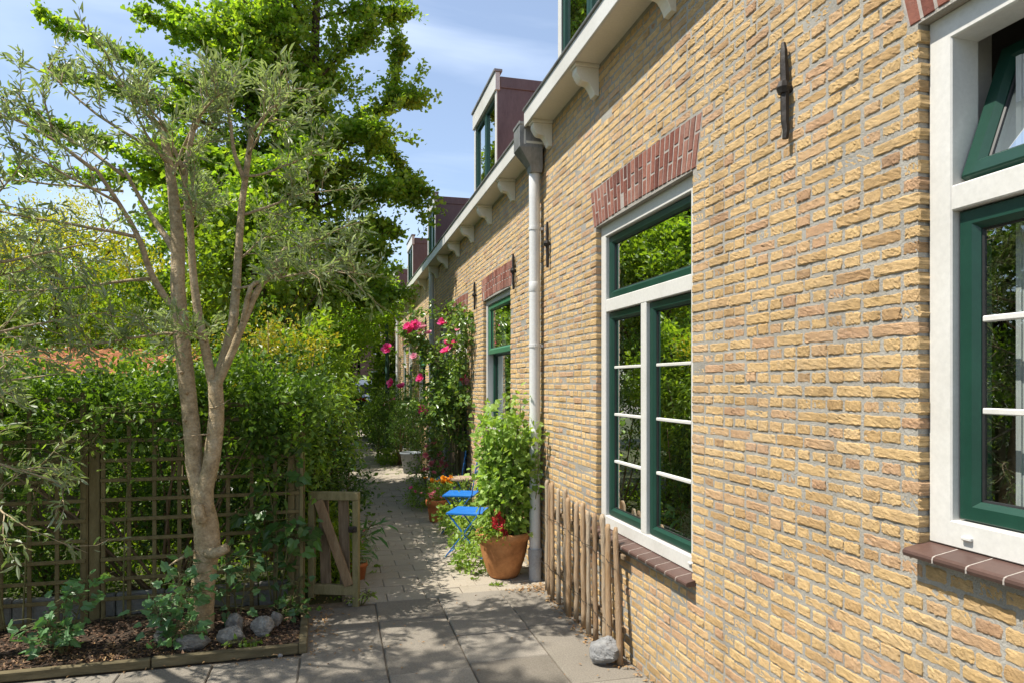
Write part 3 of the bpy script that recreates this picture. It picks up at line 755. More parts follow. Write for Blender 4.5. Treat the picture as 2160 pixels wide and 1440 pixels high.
# ---- the further houses
def row_house(yo, label, detail, door=True):
    """house whose near party wall is at yo, measured from the second house (5.45..12.15)"""
    s = yo - 5.452; zs = 3.69
    h = thing('brick_house', (WX, yo + 3.3, 0), label, 'house', 'terraced brick houses along the path')
    WA = dict(y0=6.72 + s, y1=8.03 + s, zb=1.15, zt=2.66, sillh=.042)
    DA = dict(y0=9.08 + s, y1=10.13 + s, zb=0.02, zt=2.63); DB = dict(y0=10.36 + s, y1=11.41 + s, zb=0.02, zt=2.63)
    wall_mesh(h, yo, yo + 6.68, zs, [WA, DA, DB], 4, 4)
    for w in (WA, DA, DB): arch_part(h, w['y0'], w['y1'], w['zt'])
    b = MB(); b.box(FX + .101, FX + .2, WA['y0'], WA['y0'] + .02, WA['zb'], WA['zt']); b.box(FX + .101, FX + .2, WA['y1'] - .02, WA['y1'], WA['zb'], WA['zt']); b.box(FX + .101, FX + .25, WA['y0'] + .015, WA['y1'] - .015, WA['zb'] - .01, WA['zb'] + .05, .005)
    w = b.build('window', M['white'], h)
    frame(w, WA['y0'], WA['y1'], WA['zb'], WA['zt'], None, None, w=.06)
    sash(w, 'upper_sash', WA['y0'] + .062, WA['y1'] - .062, 2.02, WA['zt'] - .062, 0, 'pale_green', x=FX + .012, rail=.07)
    sash(w, 'lower_sash', WA['y0'] + .062, WA['y1'] - .062, WA['zb'] + .062, 2.05, 0, 'green', x=FX + .072, rail=.045)
    sill(w, WA['y0'] - .04, WA['y1'] + .03, WA['zb'], 12)
    c = MB()
    for k in range(5): c.box(FX + .16 + .01 * (k % 2), FX + .17 + .01 * (k % 2), WA['y1'] - .12 - .05 * k, WA['y1'] - .072 - .05 * k, 1.2, 2.55)
    c.build('curtain', M['curtain'], w)
    for D in (DA, DB):
        b = MB(); y0, y1 = D['y0'], D['y1']
        b.box(FX, FX + .1, y0, y0 + .07, 0.0, D['zt'] - .071, .004); b.box(FX, FX + .1, y1 - .07, y1, 0.0, D['zt'] - .071, .004)
        b.box(FX, FX + .1, y0, y1, D['zt'] - .07, D['zt'], .004); b.box(FX + .002, FX + .098, y0 + .071, y1 - .071, 2.08, 2.15, .004)
        o = b.build('front_door_frame', M['white'], h)
        sash(o, 'fanlight', y0 + .074, y1 - .074, 2.153, D['zt'] - .074, 0, 'white', x=FX + .03, rail=.04)
        b = MB(); b.box(FX + .03, FX + .075, y0 + .074, y1 - .074, .05, 2.076, .004)
        for (za, zb) in ((.2, .8), (.95, 1.9)): b.box(FX + .018, FX + .032, y0 + .2, y1 - .2, za, zb, .008)
        b.build('front_door', M['green'], o)
        b = MB(); b.tube([(FX + .03, y0 + .14, 1.02), (FX - .02, y0 + .14, 1.02), (FX - .022, y0 + .23, 1.02)], .009, 8); b.build('door_handle', M['zinc'], o)
        b = MB(); b.box(WX - .04, FX - .001, y0, y1, -.02, .045, .006); b.build('doorstep', M['concrete'], o)
    for y in (6.506 + s, 8.43 + s): anchor(h, y, 2.60, 2.95)
    eaves(h, yo + .052, yo + 6.73, zs)
    for k in range(6): bracket(h, 6.56 + 1.03 * k + s, zs)
    interior(h, yo + .02, yo + 6.66); shell(h, yo, yo + 6.68, zs)
    drainpipe(h, yo + 6.55, zs - .02)
    return h
h2 = row_house(5.452, 'second brick house whose wall carries the climbing pink rose', True); dormer(h2, 7.36, 8.60, 3.9, 5.12)
h3 = row_house(12.134, 'third brick house, half hidden behind the dark pot shrub', False); dormer(h3, 12.1, 13.1, 3.9, 5.05)
dormer(h3, 15.7, 16.8, 3.9, 5.05)
h4 = row_house(18.816, 'farthest brick house of the terrace, behind the green lamp post', False); dormer(h4, 20.1, 21.2, 3.9, 5.05)

# ------------------------------------------------------------------ ground and paving
b = MB(); b.box(-120, 120, -40, 200, -.30, -.03); tag(b.build('ground', M['earth'], loc=(0, 0, 0)), kind='structure')
b = MB(); b.box(-2.6, 1.80, -2.5, 5.44, -.029, -.010); b.box(.06, 1.80, 5.44, 30, -.029, -.006); tag(b.build('paving_bed', M['joint'], loc=(0, 0, 0)), kind='structure')
b = MB()
cols = [(-2.7, -2.2, [-2.5, -1.6, -.7, .2, 1.1, 2.0, 2.9, 3.8, 4.41]), (-2.2, -1.7, [-2.5, -1.2, -.3, .6, 1.5, 2.4, 3.3, 4.2, 4.41]), (-1.7, -1.2, [-2.5, -1.4, -.5, .4, 1.3, 2.2, 3.1, 4.0, 4.41]),
        (-1.2, -.7, [-2.5, -1.2, -.3, .6, 1.5, 2.4, 3.3, 4.41]), (-.7, -.2, [-2.5, -1.5, -.6, .3, 1.2, 2.1, 3.0, 3.9, 4.41]),
        (-.2, .302, [-2.5, -1.5, -.6, .3, 1.2, 2.1, 3.03, 3.93, 4.82, 5.27]), (.302, .785, [-2.5, -1.5, -.55, .35, 1.25, 2.15, 3.05, 3.97, 4.89, 5.33]),
        (.785, 1.292, [-2.5, -1.4, -.5, .4, 1.3, 2.2, 3.1, 4.04, 4.49, 5.38]), (1.292, 1.735, [-2.5, -1.8, -.9, 0, .9, 1.8, 2.68, 3.6, 4.54, 5.40])]
for (xa, xb, ys) in cols:
    for ya, yb in zip(ys[:-1], ys[1:]):
        k = MB(); k.box(xa + .004, xb - .004, ya + .004, yb - .004, -.02, .004 + random.uniform(-.004, .003), .006)
        a, c = random.uniform(-.004, .004), random.uniform(-.003, .003)
        b.add([(x + random.uniform(-.001, .001), y + random.uniform(-.001, .001), z + (x - xa) * a + (y - ya) * c) for x, y, z in k.v], k.f)
tag(b.build('paving_slabs', M['slab'], loc=(0, 0, 0)), kind='structure')
b = MB(); y = 5.335; r = 0
while y < 30:
    d = .205; x = .10 - (.15 if r % 2 else 0)
    sag = 0.0
    while x < 1.73:
        w = .30; xa, xb = max(x, .08), min(x + w, 1.735)
        yo = .055 * min(1, max(0, (xa - .3) / 1.3)) if r == 0 else .055 * min(1, max(0, (xa - .3) / 1.3)) * max(0, 1 - r / 14)
        if xb - xa > .05:
            k = MB(); k.box(xa + .0022, xb - .0022, y + .0025 + yo, y + d - .0025 + yo, -.02, .001 + random.uniform(-.003, .003), .005)
            a = random.uniform(-.012, .012); c_ = random.uniform(-.01, .01)
            b.add([(X, Y, Z + (X - xa) * a + (Y - y) * c_) for X, Y, Z in k.v], k.f)
        x += w
    y += d; r += 1
tag(b.build('path', M['paver'], loc=(0, 0, 0)), kind='structure')
# street across the far end
b = MB(); b.box(-60, 60, 34, 46, -.029, -.02); tag(b.build('road', M['slab'], loc=(0, 0, 0)), kind='structure')

def chips(name, n, fx, mat, size, kind='stuff', zf=None, curl=.25):
    P = np.array([fx() for _ in range(n)])
    D = rdir(n); D[:, 2] *= .18; N = up_normals(n, .35); L = size * rng.uniform(.4, 1.3, n)
    P[:, 2] += rng.uniform(.002, .012, n)
    V, F = leaves(P, D, N, L, L * rng.uniform(.25, .6, n), 'leaf')
    return tag(np_mesh(name, V, F, mat, loc=(0, 0, 0)), kind=kind)

# soil of the bed : bumpy sheet
nx, ny = 90, 34; xs = np.linspace(-2.75, -.195, nx); ys = np.linspace(4.50, 5.40, ny)
X, Y = np.meshgrid(xs, ys, indexing='ij')
Z = .035 + .035 * np.sin(X * 2.3 + 1) * np.cos(Y * 3) + rng.normal(0, .007, X.shape) + .03 * np.exp(-((X + .84) ** 2 + (Y - 4.85) ** 2) / .06)
I = np.arange(nx * ny).reshape(nx, ny)
soil = np_mesh('soil', np.stack([X, Y, Z], -1).reshape(-1, 3), np.stack([I[:-1, :-1], I[1:, :-1], I[1:, 1:], I[:-1, 1:]], -1).reshape(-1, 4), M['soil'], loc=(0, 0, 0), smooth=True)
tag(soil, kind='structure')
def soilz(x, y): return .035 + .035 * math.sin(x * 2.3 + 1) * math.cos(y * 3) + .03 * math.exp(-((x + .84) ** 2 + (y - 4.85) ** 2) / .06)
def _bed(): 
    x, y = random.uniform(-2.5, -.2), random.uniform(4.50, 5.25); return (x, y, soilz(x, y))
chips('bark_mulch', 5200, _bed, M['chip'], .030)
def _bed2():
    x, y = random.gauss(-1.0, .4), random.gauss(4.66, .07); x = max(-2.4, min(-.22, x)); y = max(4.50, min(5.2, y)); return (x, y, soilz(x, y))
chips('wood_chips', 1100, _bed2, M['dry_leaf'], .026)
def _edge():
    r = random.random()
    if r < .45: t = random.random(); return (1.66 + random.gauss(0, .035) - .03, 3.7 + 1.75 * t, .006)
    if r < .62: return (random.gauss(1.55, .1), random.gauss(5.35, .06), .006)
    if r < .80: return (random.gauss(-.10, .06), random.gauss(5.0, .28), .006)
    if r < .92: return (1.715 - abs(random.gauss(0, .015)), random.uniform(2.6, 3.7), .006)
    return (random.gauss(-.5, .5), 4.40 + random.gauss(0, .03), .006)
chips('leaf_litter', 750, _edge, M['dry_leaf'], .030)
def _slab(): return (random.uniform(-.2, 1.65), random.uniform(2.6, 5.3), .007)
chips('leaf_litter', 160, _slab, M['dry_leaf'], .022)
def _path(): 
    return (random.uniform(.1, 1.7), 5.3 + abs(random.gauss(0, 5)), .006)
chips('fallen_petals', 500, _path, M['dry_leaf'], .016)

# weeds in the path joints
P, D = [], []
for k in range(95):
    r = random.randint(0, 45); yy = 5.335 + .205 * r + random.gauss(0, .01); xx = random.choice([random.gauss(.25, .1), random.uniform(.2, 1.6), random.gauss(1.35, .15)])
    for j in range(random.randint(6, 26)):
        P.append((xx + random.gauss(0, .016), yy + random.gauss(0, .012), .004)); D.append((random.gauss(0, .6), random.gauss(0, .6), random.uniform(.3, 1)))
P, D = np.array(P), np.array(D)
tag(leaf_obj('path_weeds', P, D, up_normals(len(P)), rng.uniform(.015, .04, len(P)), rng.uniform(.006, .013, len(P)), 'lance', M['l_bright'], loc=(0, 0, 0)), kind='stuff')

# ------------------------------------------------------------------ bed edging, trellis, gate
def tim(name, label, a, b_, w, h, z=0):
    k = MB(); k.bar((a[0], a[1], z + h / 2), (b_[0], b_[1], z + h / 2), w, h, .006)
    return tag(k.build(name, M['edge_board'], loc=(a[0], a[1], 0)), label, 'edging board', group='timber edging of the bed')
tim('edging_board', 'mossy timber edging board along the front of the soil bed, left length', (-2.75, 4.452), (-1.052, 4.452), .04, .055)
tim('edging_board', 'timber edging board in front of the tree and rocks', (-1.044, 4.452), (-.215, 4.456), .04, .06)
tim('edging_board', 'short timber edging board running back from the bed corner to the gate', (-.188, 4.43), (-.205, 5.25), .05, .07)

b = MB()
for k in range(8):
    x = -2.74 + k * .315
    b.box(x, x + .305, 5.325 + random.uniform(-.006, .006), 5.375, -.02, .215 + random.uniform(-.008, .008), .008)
tag(b.build('concrete_edging', M['concrete'], loc=(-1.5, 5.35, 0)), 'low wall of grey concrete slabs behind the foot of the trellis', 'low wall')

tr = thing('trellis_fence', (-1.5, 5.27, 0), 'weathered square lattice trellis fence with posts behind the soil bed', 'trellis')
for (px, h) in ((-.245, 1.52), (-1.60, 1.66), (-2.70, 1.66)):
    b = MB(); b.box(px - .034, px + .034, 5.275, 5.335, -.1, h, .005)
    b.box(px - .085, px - .037, 5.268, 5.300, .03, h - .04, .004) if px > -2 else None
    b.build('post', M['trellis'], tr)
def lattice(x0, x1, zt, nx, label=None):
    b = MB(); zs = np.arange(.045, zt, .1365)
    for z in zs: b.box(x0, x1, 5.248, 5.262, z, z + .026, .003)
    for k in range(nx + 1):
        x = x0 + .013 + (x1 - x0 - .026) * k / nx
        b.box(x - .0135, x + .0135, 5.2625, 5.2745, .03, zt + .01, .003)
    b.box(x0, x1, 5.246, 5.276, zt + .012, zt + .045, .004)
    b.build('lattice_panel', M['trellis'], tr)
lattice(-1.555, -.245, 1.50, 8); lattice(-2.66, -1.645, 1.54, 6)
b = MB(); b.box(-.247, -.222, 5.244, 5.272, .02, 1.50, .004); b.build('edge_batten', M['gate_wood'], tr)

gt = thing('garden_gate', (-.02, 5.36, 0), 'small mossy timber gate with slanting brace at the end of the trellis', 'gate')
GA, GB = np.array([-.178, 5.40]), np.array([.172, 5.27]); gd = (GB - GA) / np.linalg.norm(GB - GA)
def gp(s, z, off=0): p = GA + (GB - GA) * s + np.array([-gd[1], gd[0]]) * off; return (p[0], p[1], z)
for s, za, zb in ((.04, .06, .80), (.965, -.02, .80)):
    b = MB(); b.bar(gp(s, za), gp(s, zb), .048, .045, .004, up=(-gd[1], gd[0], 0)); b.build('gate_post', M['gate_wood'], gt)
b = MB(); b.bar(gp(-.02, .832), gp(1.03, .832), .055, .062, .005); b.build('top_rail', M['gate_wood'], gt)
b = MB(); b.bar(gp(.10, .125), gp(.92, .125), .045, .075, .005); b.build('bottom_rail', M['gate_wood'], gt)
for s0, s1, w in ((.30, .24, .082), (.70, .66, .080)):
    b = MB(); b.bar(gp(s0, .13, .04), gp(s1, .80, .04), w, .018, .003, up=(-gd[1], gd[0], 0)); b.build('gate_board', M['board'], gt)
b = MB(); b.bar(gp(.84, .165, -.025), gp(.20, .80, -.025), .072, .022, .004, up=(-gd[1], gd[0], 0)); b.build('brace', M['brace'], gt)
b = MB(); c0 = gp(.93, .585, -.03); b.box(c0[0] - .035, c0[0] + .028, c0[1] - .012, c0[1] + .012, .565, .61, .006); b.tube([gp(.96, .587, -.05), gp(.86, .587, -.045)], .010, 8)
b.build('latch', M['iron'], gt)

# ------------------------------------------------------------------ chestnut paling leaning by the window
pf = thing('picket_fence', (1.66, 4.5, 0), 'short roll of split chestnut pickets standing against the wall under the window', 'picket fence')
NP = 13
for k in range(NP):
    t = k / (NP - 1); y = 5.30 - 1.52 * t + random.gauss(0, .008); x = 1.655 + .012 * math.sin(k * 2.1) + (.02 if k == 0 else 0)
    h = .90 - .09 * t + random.gauss(0, .014); lean = .045 + .03 * t + random.gauss(0, .012)
    b = MB(); n = 9
    pts = [(x + random.gauss(0, .0025) + .012 * (i / (n - 1)), y + lean * (i / (n - 1)) + random.gauss(0, .003), .004 + h * i / (n - 1)) for i in range(n)]
    r0 = random.uniform(.020, .026)
    rad = [r0 * (1 - .12 * i / (n - 1)) * random.uniform(.96, 1.04) for i in range(n)]; rad[-1] *= .62
    pts[-1] = (pts[-1][0], pts[-1][1], pts[-1][2] - .01)
    pts.insert(n - 1, (pts[-1][0], pts[-1][1], pts[-1][2] - .03)); rad.insert(n - 1, r0 * .88)
    b.tube(pts, rad, 7, wob=.10)
    # split (flat) back: flatten the side facing the wall
    b.v = [(min(v[0], x + .008 + .012 * (v[2] / h)), v[1], v[2]) for v in b.v]
    b.build('picket', M['picket'], pf, smooth=True)
for z in (.22, .66):
    b = MB(); b.bar((1.692, 5.30, z + .02), (1.692, 3.80, z - .03), .030, .020, .004, up=(1, 0, 0)); b.build('rail', M['board'], pf)
for z in (.25, .64):
    b = MB(); b.tube([(1.63 - .012 * math.sin(i * 1.7), 5.33 - 1.5 * i / 24, z - .05 * i / 24) for i in range(25)], .0022, 5); b.build('wire', M['iron'], pf)

def rock(name, loc, size, label, mat, seed, grp=None):
    from mathutils import noise as nz
    n, m = 44, 28; V = []; rs = np.random.default_rng(seed)
    pn = unit(rs.normal(size=(15, 3))); ph = rs.uniform(.72, 1.0, 15)
    for i in range(m):
        th = math.pi * i / (m - 1)
        for j in range(n):
            a = 2 * math.pi * j / n; d = Vector((math.sin(th) * math.cos(a), math.sin(th) * math.sin(a), math.cos(th)))
            o = Vector((seed * 3.1, seed * 1.7, seed)); dots = pn @ np.array(d)
            r = min(1.15, float(np.min(np.where(dots > .05, ph / np.maximum(dots, .05), 9))))
            r *= 1 + .06 * nz.noise(d * 3 + o) + .05 * nz.noise(d * 8 + o) + .035 * nz.noise(d * 17 + o)
            V.append((loc[0] + d.x * size[0] * r, loc[1] + d.y * size[1] * r, loc[2] + size[2] * .72 + d.z * size[2] * r))
    b = MB(); b.add(V, [(i * n + j, i * n + (j + 1) % n, (i + 1) * n + (j + 1) % n, (i + 1) * n + j) for i in range(m - 1) for j in range(n)])
    return tag(b.build(name, M[mat], loc=loc), label, 'rock', group=grp)
G = 'rocks at the foot of the tree'
rock('rock', (-.862, 4.60, .045), (.115, .06, .042), 'flat grey rock lying at the front foot of the tree', 'rock', 1, G)
rock('rock', (-.63, 4.62, .045), (.075, .062, .062), 'round dark grey rock nearest the edging, right of the trunk', 'rock', 2, G)
rock('rock', (-.635, 4.80, .045), (.065, .052, .075), 'upright cracked yellowish grey rock behind the round dark one', 'rock', 3, G)
rock('rock', (-.455, 4.72, .045), (.072, .062, .062), 'dark veined rock right of the pair beside the trunk', 'rock', 5, G)
rock('rock', (-.385, 4.88, .045), (.040, .036, .058), 'smallest upright grey rock farthest right in the bed', 'rock', 6, G)
rock('rock', (-1.035, 4.72, .045), (.062, .045, .066), 'mossy grey rock left of the trunk under the leafy plant', 'rock', 8, G)
rock('rock', (1.575, 3.84, .0), (.080, .085, .090), 'pale grey white rock on the paving at the end of the pickets', 'white_rock', 9)
b = MB(); b.lathe((-.32, 4.405, .0), [(.001, .026), (.012, .022), (.016, .012), (.012, .003), (.002, .002)], 10); tag(b.build('pebble', M['white_rock'], loc=(-.32, 4.405, 0), smooth=True), 'tiny white pebble on the paving in front of the edging board', 'pebble')

# ------------------------------------------------------------------ pots, chairs, table
def pot(name, c, prof, label, mat, soil_r, soil_z, n=40):
    t = thing(name, (c[0], c[1], 0), label, 'plant pot')
    b = MB(); b.lathe((c[0], c[1], .002), prof, n, wob=.004); b.build('pot_wall', M[mat], t, smooth=True)
    b = MB(); b.lathe((c[0], c[1], .002), [(soil_r, soil_z), (soil_r * .6, soil_z + .012), (.001, soil_z + .018)], n); b.build('potting_soil', M['soil'], t, smooth=True)
    return t
PB = (1.43, 5.78)
pot('terracotta_pot', PB, [(.001, 0), (.10, 0), (.122, .008), (.140, .035), (.158, .085), (.176, .14), (.193, .20), (.205, .26), (.212, .31), (.222, .33), (.238, .345), (.246, .362), (.247, .385), (.240, .400), (.228, .402), (.219, .39), (.214, .36), (.205, .30), (.19, .26)],
    'large weathered terracotta pot holding the leafy green bush by the drainpipe', 'terracotta', .21, .33, 56)
PS = (1.215, 8.30)
pot('terracotta_pot', PS, [(.001, 0), (.088, 0), (.092, .01), (.112, .15), (.117, .195), (.133, .197), (.138, .21), (.140, .26), (.136, .268), (.126, .268), (.122, .25), (.115, .2)],
    'small bright orange terracotta pot with yellow and pink flowers beside the path', 'terracotta2', .121, .235)
pot('plant_pot', (.02, 5.95), [(.001, 0), (.085, 0), (.105, .16), (.118, .165), (.118, .20), (.105, .2), (.10, .17)], 'black plastic pot standing behind the gate', 'black_pot', .10, .17, 24)
pot('terracotta_pot', (.20, 6.02), [(.001, 0), (.055, 0), (.072, .11), (.082, .112), (.082, .145), (.072, .145), (.068, .12)], 'tiny terracotta pot of red flowers behind the gate post', 'terracotta2', .07, .12, 24)
t = thing('bucket', (1.40, 12.9, 0), 'dull grey blue bucket on the path beside the dark shrub', 'bucket')
b = MB(); b.lathe((1.40, 12.9, .003), [(.001, 0), (.14, 0), (.20, .36), (.215, .362), (.215, .385), (.2, .385), (.19, .36), (.135, .03), (.001, .02)], 28); b.build('bucket_wall', M['bucket'], t, smooth=True)
b = MB(); b.tube([(1.40 - .205 * math.cos(a), 12.9 - .12, .37 - .16 * math.sin(a)) for a in np.linspace(0, math.pi, 14)], .005, 6); b.build('bucket_handle', M['zinc'], t)

def folding_chair():
    t = thing('folding_chair', (0, 0, 0), 'x', 'chair', 'blue folding chairs along the wall')
    w, d, h = .37, .35, .43
    b = MB(); nx, ny = 9, 9; vs = []      # dished metal seat, faces +x
    for top in (0, 1):
        for i in range(nx):
            for j in range(ny):
                u, v = i / (nx - 1) * 2 - 1, j / (ny - 1) * 2 - 1
                z = h - .010 * (1 - u * u) * (1 - v * v) + (.0 if top else -.014 if max(abs(u), abs(v)) > .99 else -.004)
                vs.append((u * d / 2, v * w / 2, z))
    f = []
    for top in (0, 1):
        o = top * nx * ny; f += [(o + i * ny + j, o + (i + 1) * ny + j, o + (i + 1) * ny + j + 1, o + i * ny + j + 1) for i in range(nx - 1) for j in range(ny - 1)]
    rim = [i * ny for i in range(nx)] + [(nx - 1) * ny + j for j in range(1, ny)] + [i * ny + ny - 1 for i in range(nx - 2, -1, -1)] + [j for j in range(ny - 2, 0, -1)]
    f += [(rim[k], rim[(k + 1) % len(rim)], nx * ny + rim[(k + 1) % len(rim)], nx * ny + rim[k]) for k in range(len(rim))]
    b.add(vs, f); b.build('seat', M['blue'], t, bev=.003)
    for s in (-1, 1):
        y = s * (w / 2 - .006)
        b = MB(); b.bar((.185, y, 0), (-.16, y, .44), .010, .024, .002, up=(0, 1, 0)); b.bar((-.158, y, .43), (-.215, y, .80), .010, .024, .002, up=(0, 1, 0)); b.build('leg', M['blue'], t)
        b = MB(); b.bar((-.185, y - s * .014, 0), (.165, y - s * .014, .425), .010, .022, .002, up=(0, 1, 0)); b.build('leg', M['blue'], t)
    b = MB(); b.bar((.17, -w / 2 + .01, .025), (.17, w / 2 - .01, .025), .012, .008, .002); b.bar((-.165, -w / 2 + .02, .03), (-.165, w / 2 - .02, .03), .012, .008, .002); b.build('stretcher', M['blue'], t)
    for z, x in ((.66, -.196), (.765, -.210)):
        b = MB(); k = 8
        b.prism_y([(x - .004, z - .035), (x + .004, z - .035), (x + .002, z + .035), (x - .006, z + .035)], -w / 2 + .002, w / 2 - .002); b.build('back_slat', M['blue'], t)
    return t
ch0 = folding_chair()
for i, (x, y, a, lb) in enumerate(((1.285, 6.62, 152, 'blue folding chair nearest, just behind the large terracotta pot'), (1.40, 7.68, 158, 'middle blue folding chair with the small orange pot beside it'), (1.50, 9.0, 165, 'farthest blue folding chair behind the little round table'))):
    o = ch0 if i == 0 else copy_tree(ch0)
    o.location = (x, y, .004); o.rotation_euler = (0, 0, R(a)); o['label'] = lb
tb = thing('round_table', (1.545, 8.3, 0), 'little round table with a bleached slatted wooden top on blue legs', 'table')
b = MB(); r = .185
for k in range(7):
    x = -.160 + k * .0533; w = math.sqrt(max(.001, r * r - x * x)); x2 = abs(x) + .024
    w2 = math.sqrt(max(.0004, r * r - min(x2, r * .99) ** 2))
    s = 1 if x >= 0 else -1
    b.add([(1.545 + xx, 8.3 + yy, z) for z in (.50, .522) for xx, yy in ((x - s * .024, -w), (x + s * .024, -w2), (x + s * .024, w2), (x - s * .024, w))], [(0, 1, 2, 3), (4, 5, 6, 7), (0, 1, 5, 4), (1, 2, 6, 5), (2, 3, 7, 6), (3, 0, 4, 7)])
b.build('table_top', M['table_wood'], tb)
for (dx, dy) in ((.12, .10), (-.12, .10), (.12, -.10), (-.12, -.10)):
    b = MB(); b.bar((1.545 + dx, 8.3 + dy, .0), (1.545 - dx * .8, 8.3 + dy, .50), .010, .022, .002, up=(0, 1, 0)); b.build('leg', M['blue'], tb)

for ya, yb, lb in ((9.12, 10.32, 'brown screen of upright reeds against the wall below the rose'), (11.45, 12.9, 'second brown reed screen by the far door, behind the grey bucket')):
    b = MB()
    for y in np.arange(ya, yb, .026):
        y += random.gauss(0, .004); b.tube([(1.70 + random.gauss(0, .006), y, -.01), (1.69 + random.gauss(0, .008), y + random.gauss(0, .01), 1.12 + random.gauss(0, .05))], random.uniform(.008, .014), 5)
    tag(b.build('reed_screen', M['reed'], loc=(1.7, ya, 0)), lb, 'reed screen', 'reed screens along the wall')

# ------------------------------------------------------------------ trees
def smooth_path(pts, n):
    pts = np.array(pts, float); m = len(pts); out = []
    for t in np.linspace(0, m - 1, n):
        i = min(int(t), m - 2); f = t - i
        p0, p1, p2, p3 = pts[max(i - 1, 0)], pts[i], pts[i + 1], pts[min(i + 2, m - 1)]
        out.append(.5 * (2 * p1 + (p2 - p0) * f + (2 * p0 - 5 * p1 + 4 * p2 - p3) * f * f + (3 * p1 - p0 - 3 * p2 + p3) * f ** 3))
    return np.array(out)

class Tree:
    def __init__(s, name, loc, label, cat='tree', group=None):
        s.t = thing(name, loc, label, cat, group); s.wood = MB(); s.P, s.D, s.N = [], [], []; s.tw = []
    def limb(s, pts, r0, r1, n=None, sides=9, wob=.04):
        q = smooth_path(pts, n or max(5, len(pts) * 4)); k = len(q)
        s.wood.tube(q, [r0 + (r1 - r0) * (i / (k - 1)) ** .9 for i in range(k)], sides, wob=wob); return q
    def twig(s, p, d, L, r, n=5, wander=.15, bend=(0, 0, 0), sides=5):
        q = branch(p, d, L, n, wander, bend); s.wood.tube(q, [r * (1 - .75 * i / n) for i in range(n + 1)], sides); return q
    def leafy(s, q, n, spread, t0=.15, fwd=.9, jit=.7, nt=.7):
        t = rng.uniform(t0, 1.03, n); P, D = along(q, t)
        s.P.append(P + rng.normal(0, spread, (n, 3))); s.D.append(unit(D * fwd + rng.normal(0, jit, (n, 3)))); s.N.append(up_normals(n, nt))
    def finish(s, size, asp, shape, lmat, bmat, var=(.6, 1.25), droop=0):
        s.wood.build('trunk', M[bmat], s.t, smooth=True)
        P, D, N = np.concatenate(s.P), np.concatenate(s.D), np.concatenate(s.N)
        D = unit(D - np.array([0, 0, droop])); L = size * rng.uniform(*var, len(P))
        leaf_obj('crown', P, D, N, L, L * asp, shape, M[lmat], s.t); return len(P)

def spray(T, q, n, L, leaves_n, up=.3, out=.8, t0=.25, r=.006, spread=.012, sub=2, bend=(0, 0, -.15), lf=.9):
    """side twigs with leaves along a limb"""
    ts = rng.uniform(t0, 1, n); P, D = along(q, ts)
    for p, d in zip(P, D):
        v = rng.normal(0, 1, 3); v -= d * v.dot(d); v /= np.linalg.norm(v)
        ll = L * rng.uniform(.5, 1.2)
        w = T.twig(p, d * .55 + v * out + np.array([0, 0, up]), ll, r, 5, .18, bend)
        T.leafy(w, int(leaves_n * ll / L), spread, .15, lf, .55, .8)
        for _ in range(sub):
            k = rng.uniform(.25, .9); pp, dd = along(w, np.array([k])); v2 = rng.normal(0, 1, 3)
            w2 = T.twig(pp[0], dd[0] * .7 + v2 * .5 + np.array([0, 0, up * .6]), ll * rng.uniform(.35, .7), r * .5, 4, .2, bend)
            T.leafy(w2, int(leaves_n * .6), spread, .1, lf, .5, .8)

# the olive on the bed
OY = 4.83
T = Tree('olive_tree', (-.84, OY, 0), 'multi stemmed olive tree with pale bark and silvery leaves growing in the soil bed')
def vlimb(pts, rads, n, sides=14, wob=.035):
    q = smooth_path(pts, n); r = np.interp(np.linspace(0, 1, n), np.linspace(0, 1, len(rads)), rads); T.wood.tube(q, list(r), sides, wob=wob); return q
vlimb([(-.845, OY, -.03), (-.845, OY, .08), (-.838, OY, .25), (-.822, OY, .46), (-.803, OY, .62), (-.822, OY + .01, .80), (-.842, OY + .01, .95), (-.838, OY + .01, 1.03)], [.098, .084, .077, .073, .080, .078, .062, .05], 40)
vlimb([(-.845, OY, .84), (-.868, OY + .02, 1.0), (-.890, OY + .03, 1.15), (-.897, OY + .03, 1.30), (-.925, OY + .03, 1.6), (-.955, OY + .02, 1.92), (-.985, OY + .02, 2.3), (-.990, OY + .04, 2.6), (-1.03, OY + .05, 3.0), (-1.10, OY + .1, 3.4)], [.050, .047, .053, .053, .051, .050, .044, .042, .03, .022], 60, 12)
vlimb([(-.815, OY - .01, .80), (-.812, OY - .015, 1.0), (-.785, OY - .02, 1.12), (-.762, OY - .02, 1.28), (-.745, OY - .02, 1.5), (-.755, OY - .02, 1.70)], [.055, .050, .050, .052, .048, .044], 34, 12)
T.limb([(-.765, OY - .02, 1.66), (-.81, OY - .03, 1.9), (-.855, OY - .03, 2.14), (-.885, OY - .03, 2.4), (-.90, OY - .05, 2.7), (-.93, OY - .05, 3.0), (-.86, OY - .1, 3.35)], .032, .016, 28, 10, .04)
T.limb([(-.75, OY - .02, 1.66), (-.70, OY - .0, 1.85), (-.655, OY + .02, 2.05), (-.635, OY + .04, 2.3), (-.62, OY + .05, 2.55), (-.60, OY + .05, 2.85), (-.575, OY + .04, 3.05), (-.53, OY + .02, 3.38)], .038, .017, 30, 10, .04)
T.limb([(-.755, OY - .03, 1.64), (-.66, OY - .05, 1.85), (-.58, OY - .08, 2.05), (-.50, OY - .1, 2.25), (-.42, OY - .12, 2.38), (-.30, OY - .12, 2.57)], .029, .017, 24, 10, .04)
T.limb([(-.58, OY - .08, 2.05), (-.52, OY - .15, 2.30), (-.44, OY - .1, 2.34), (-.37, OY - .05, 2.40)], .018, .010, 10, 7)
T.limb([(-.97, OY + .02, 2.10), (-1.12, OY - .02, 2.35), (-1.20, OY - .05, 2.6), (-1.30, OY - .1, 2.8), (-1.42, OY - .15, 3.0)], .024, .011, 20, 8)
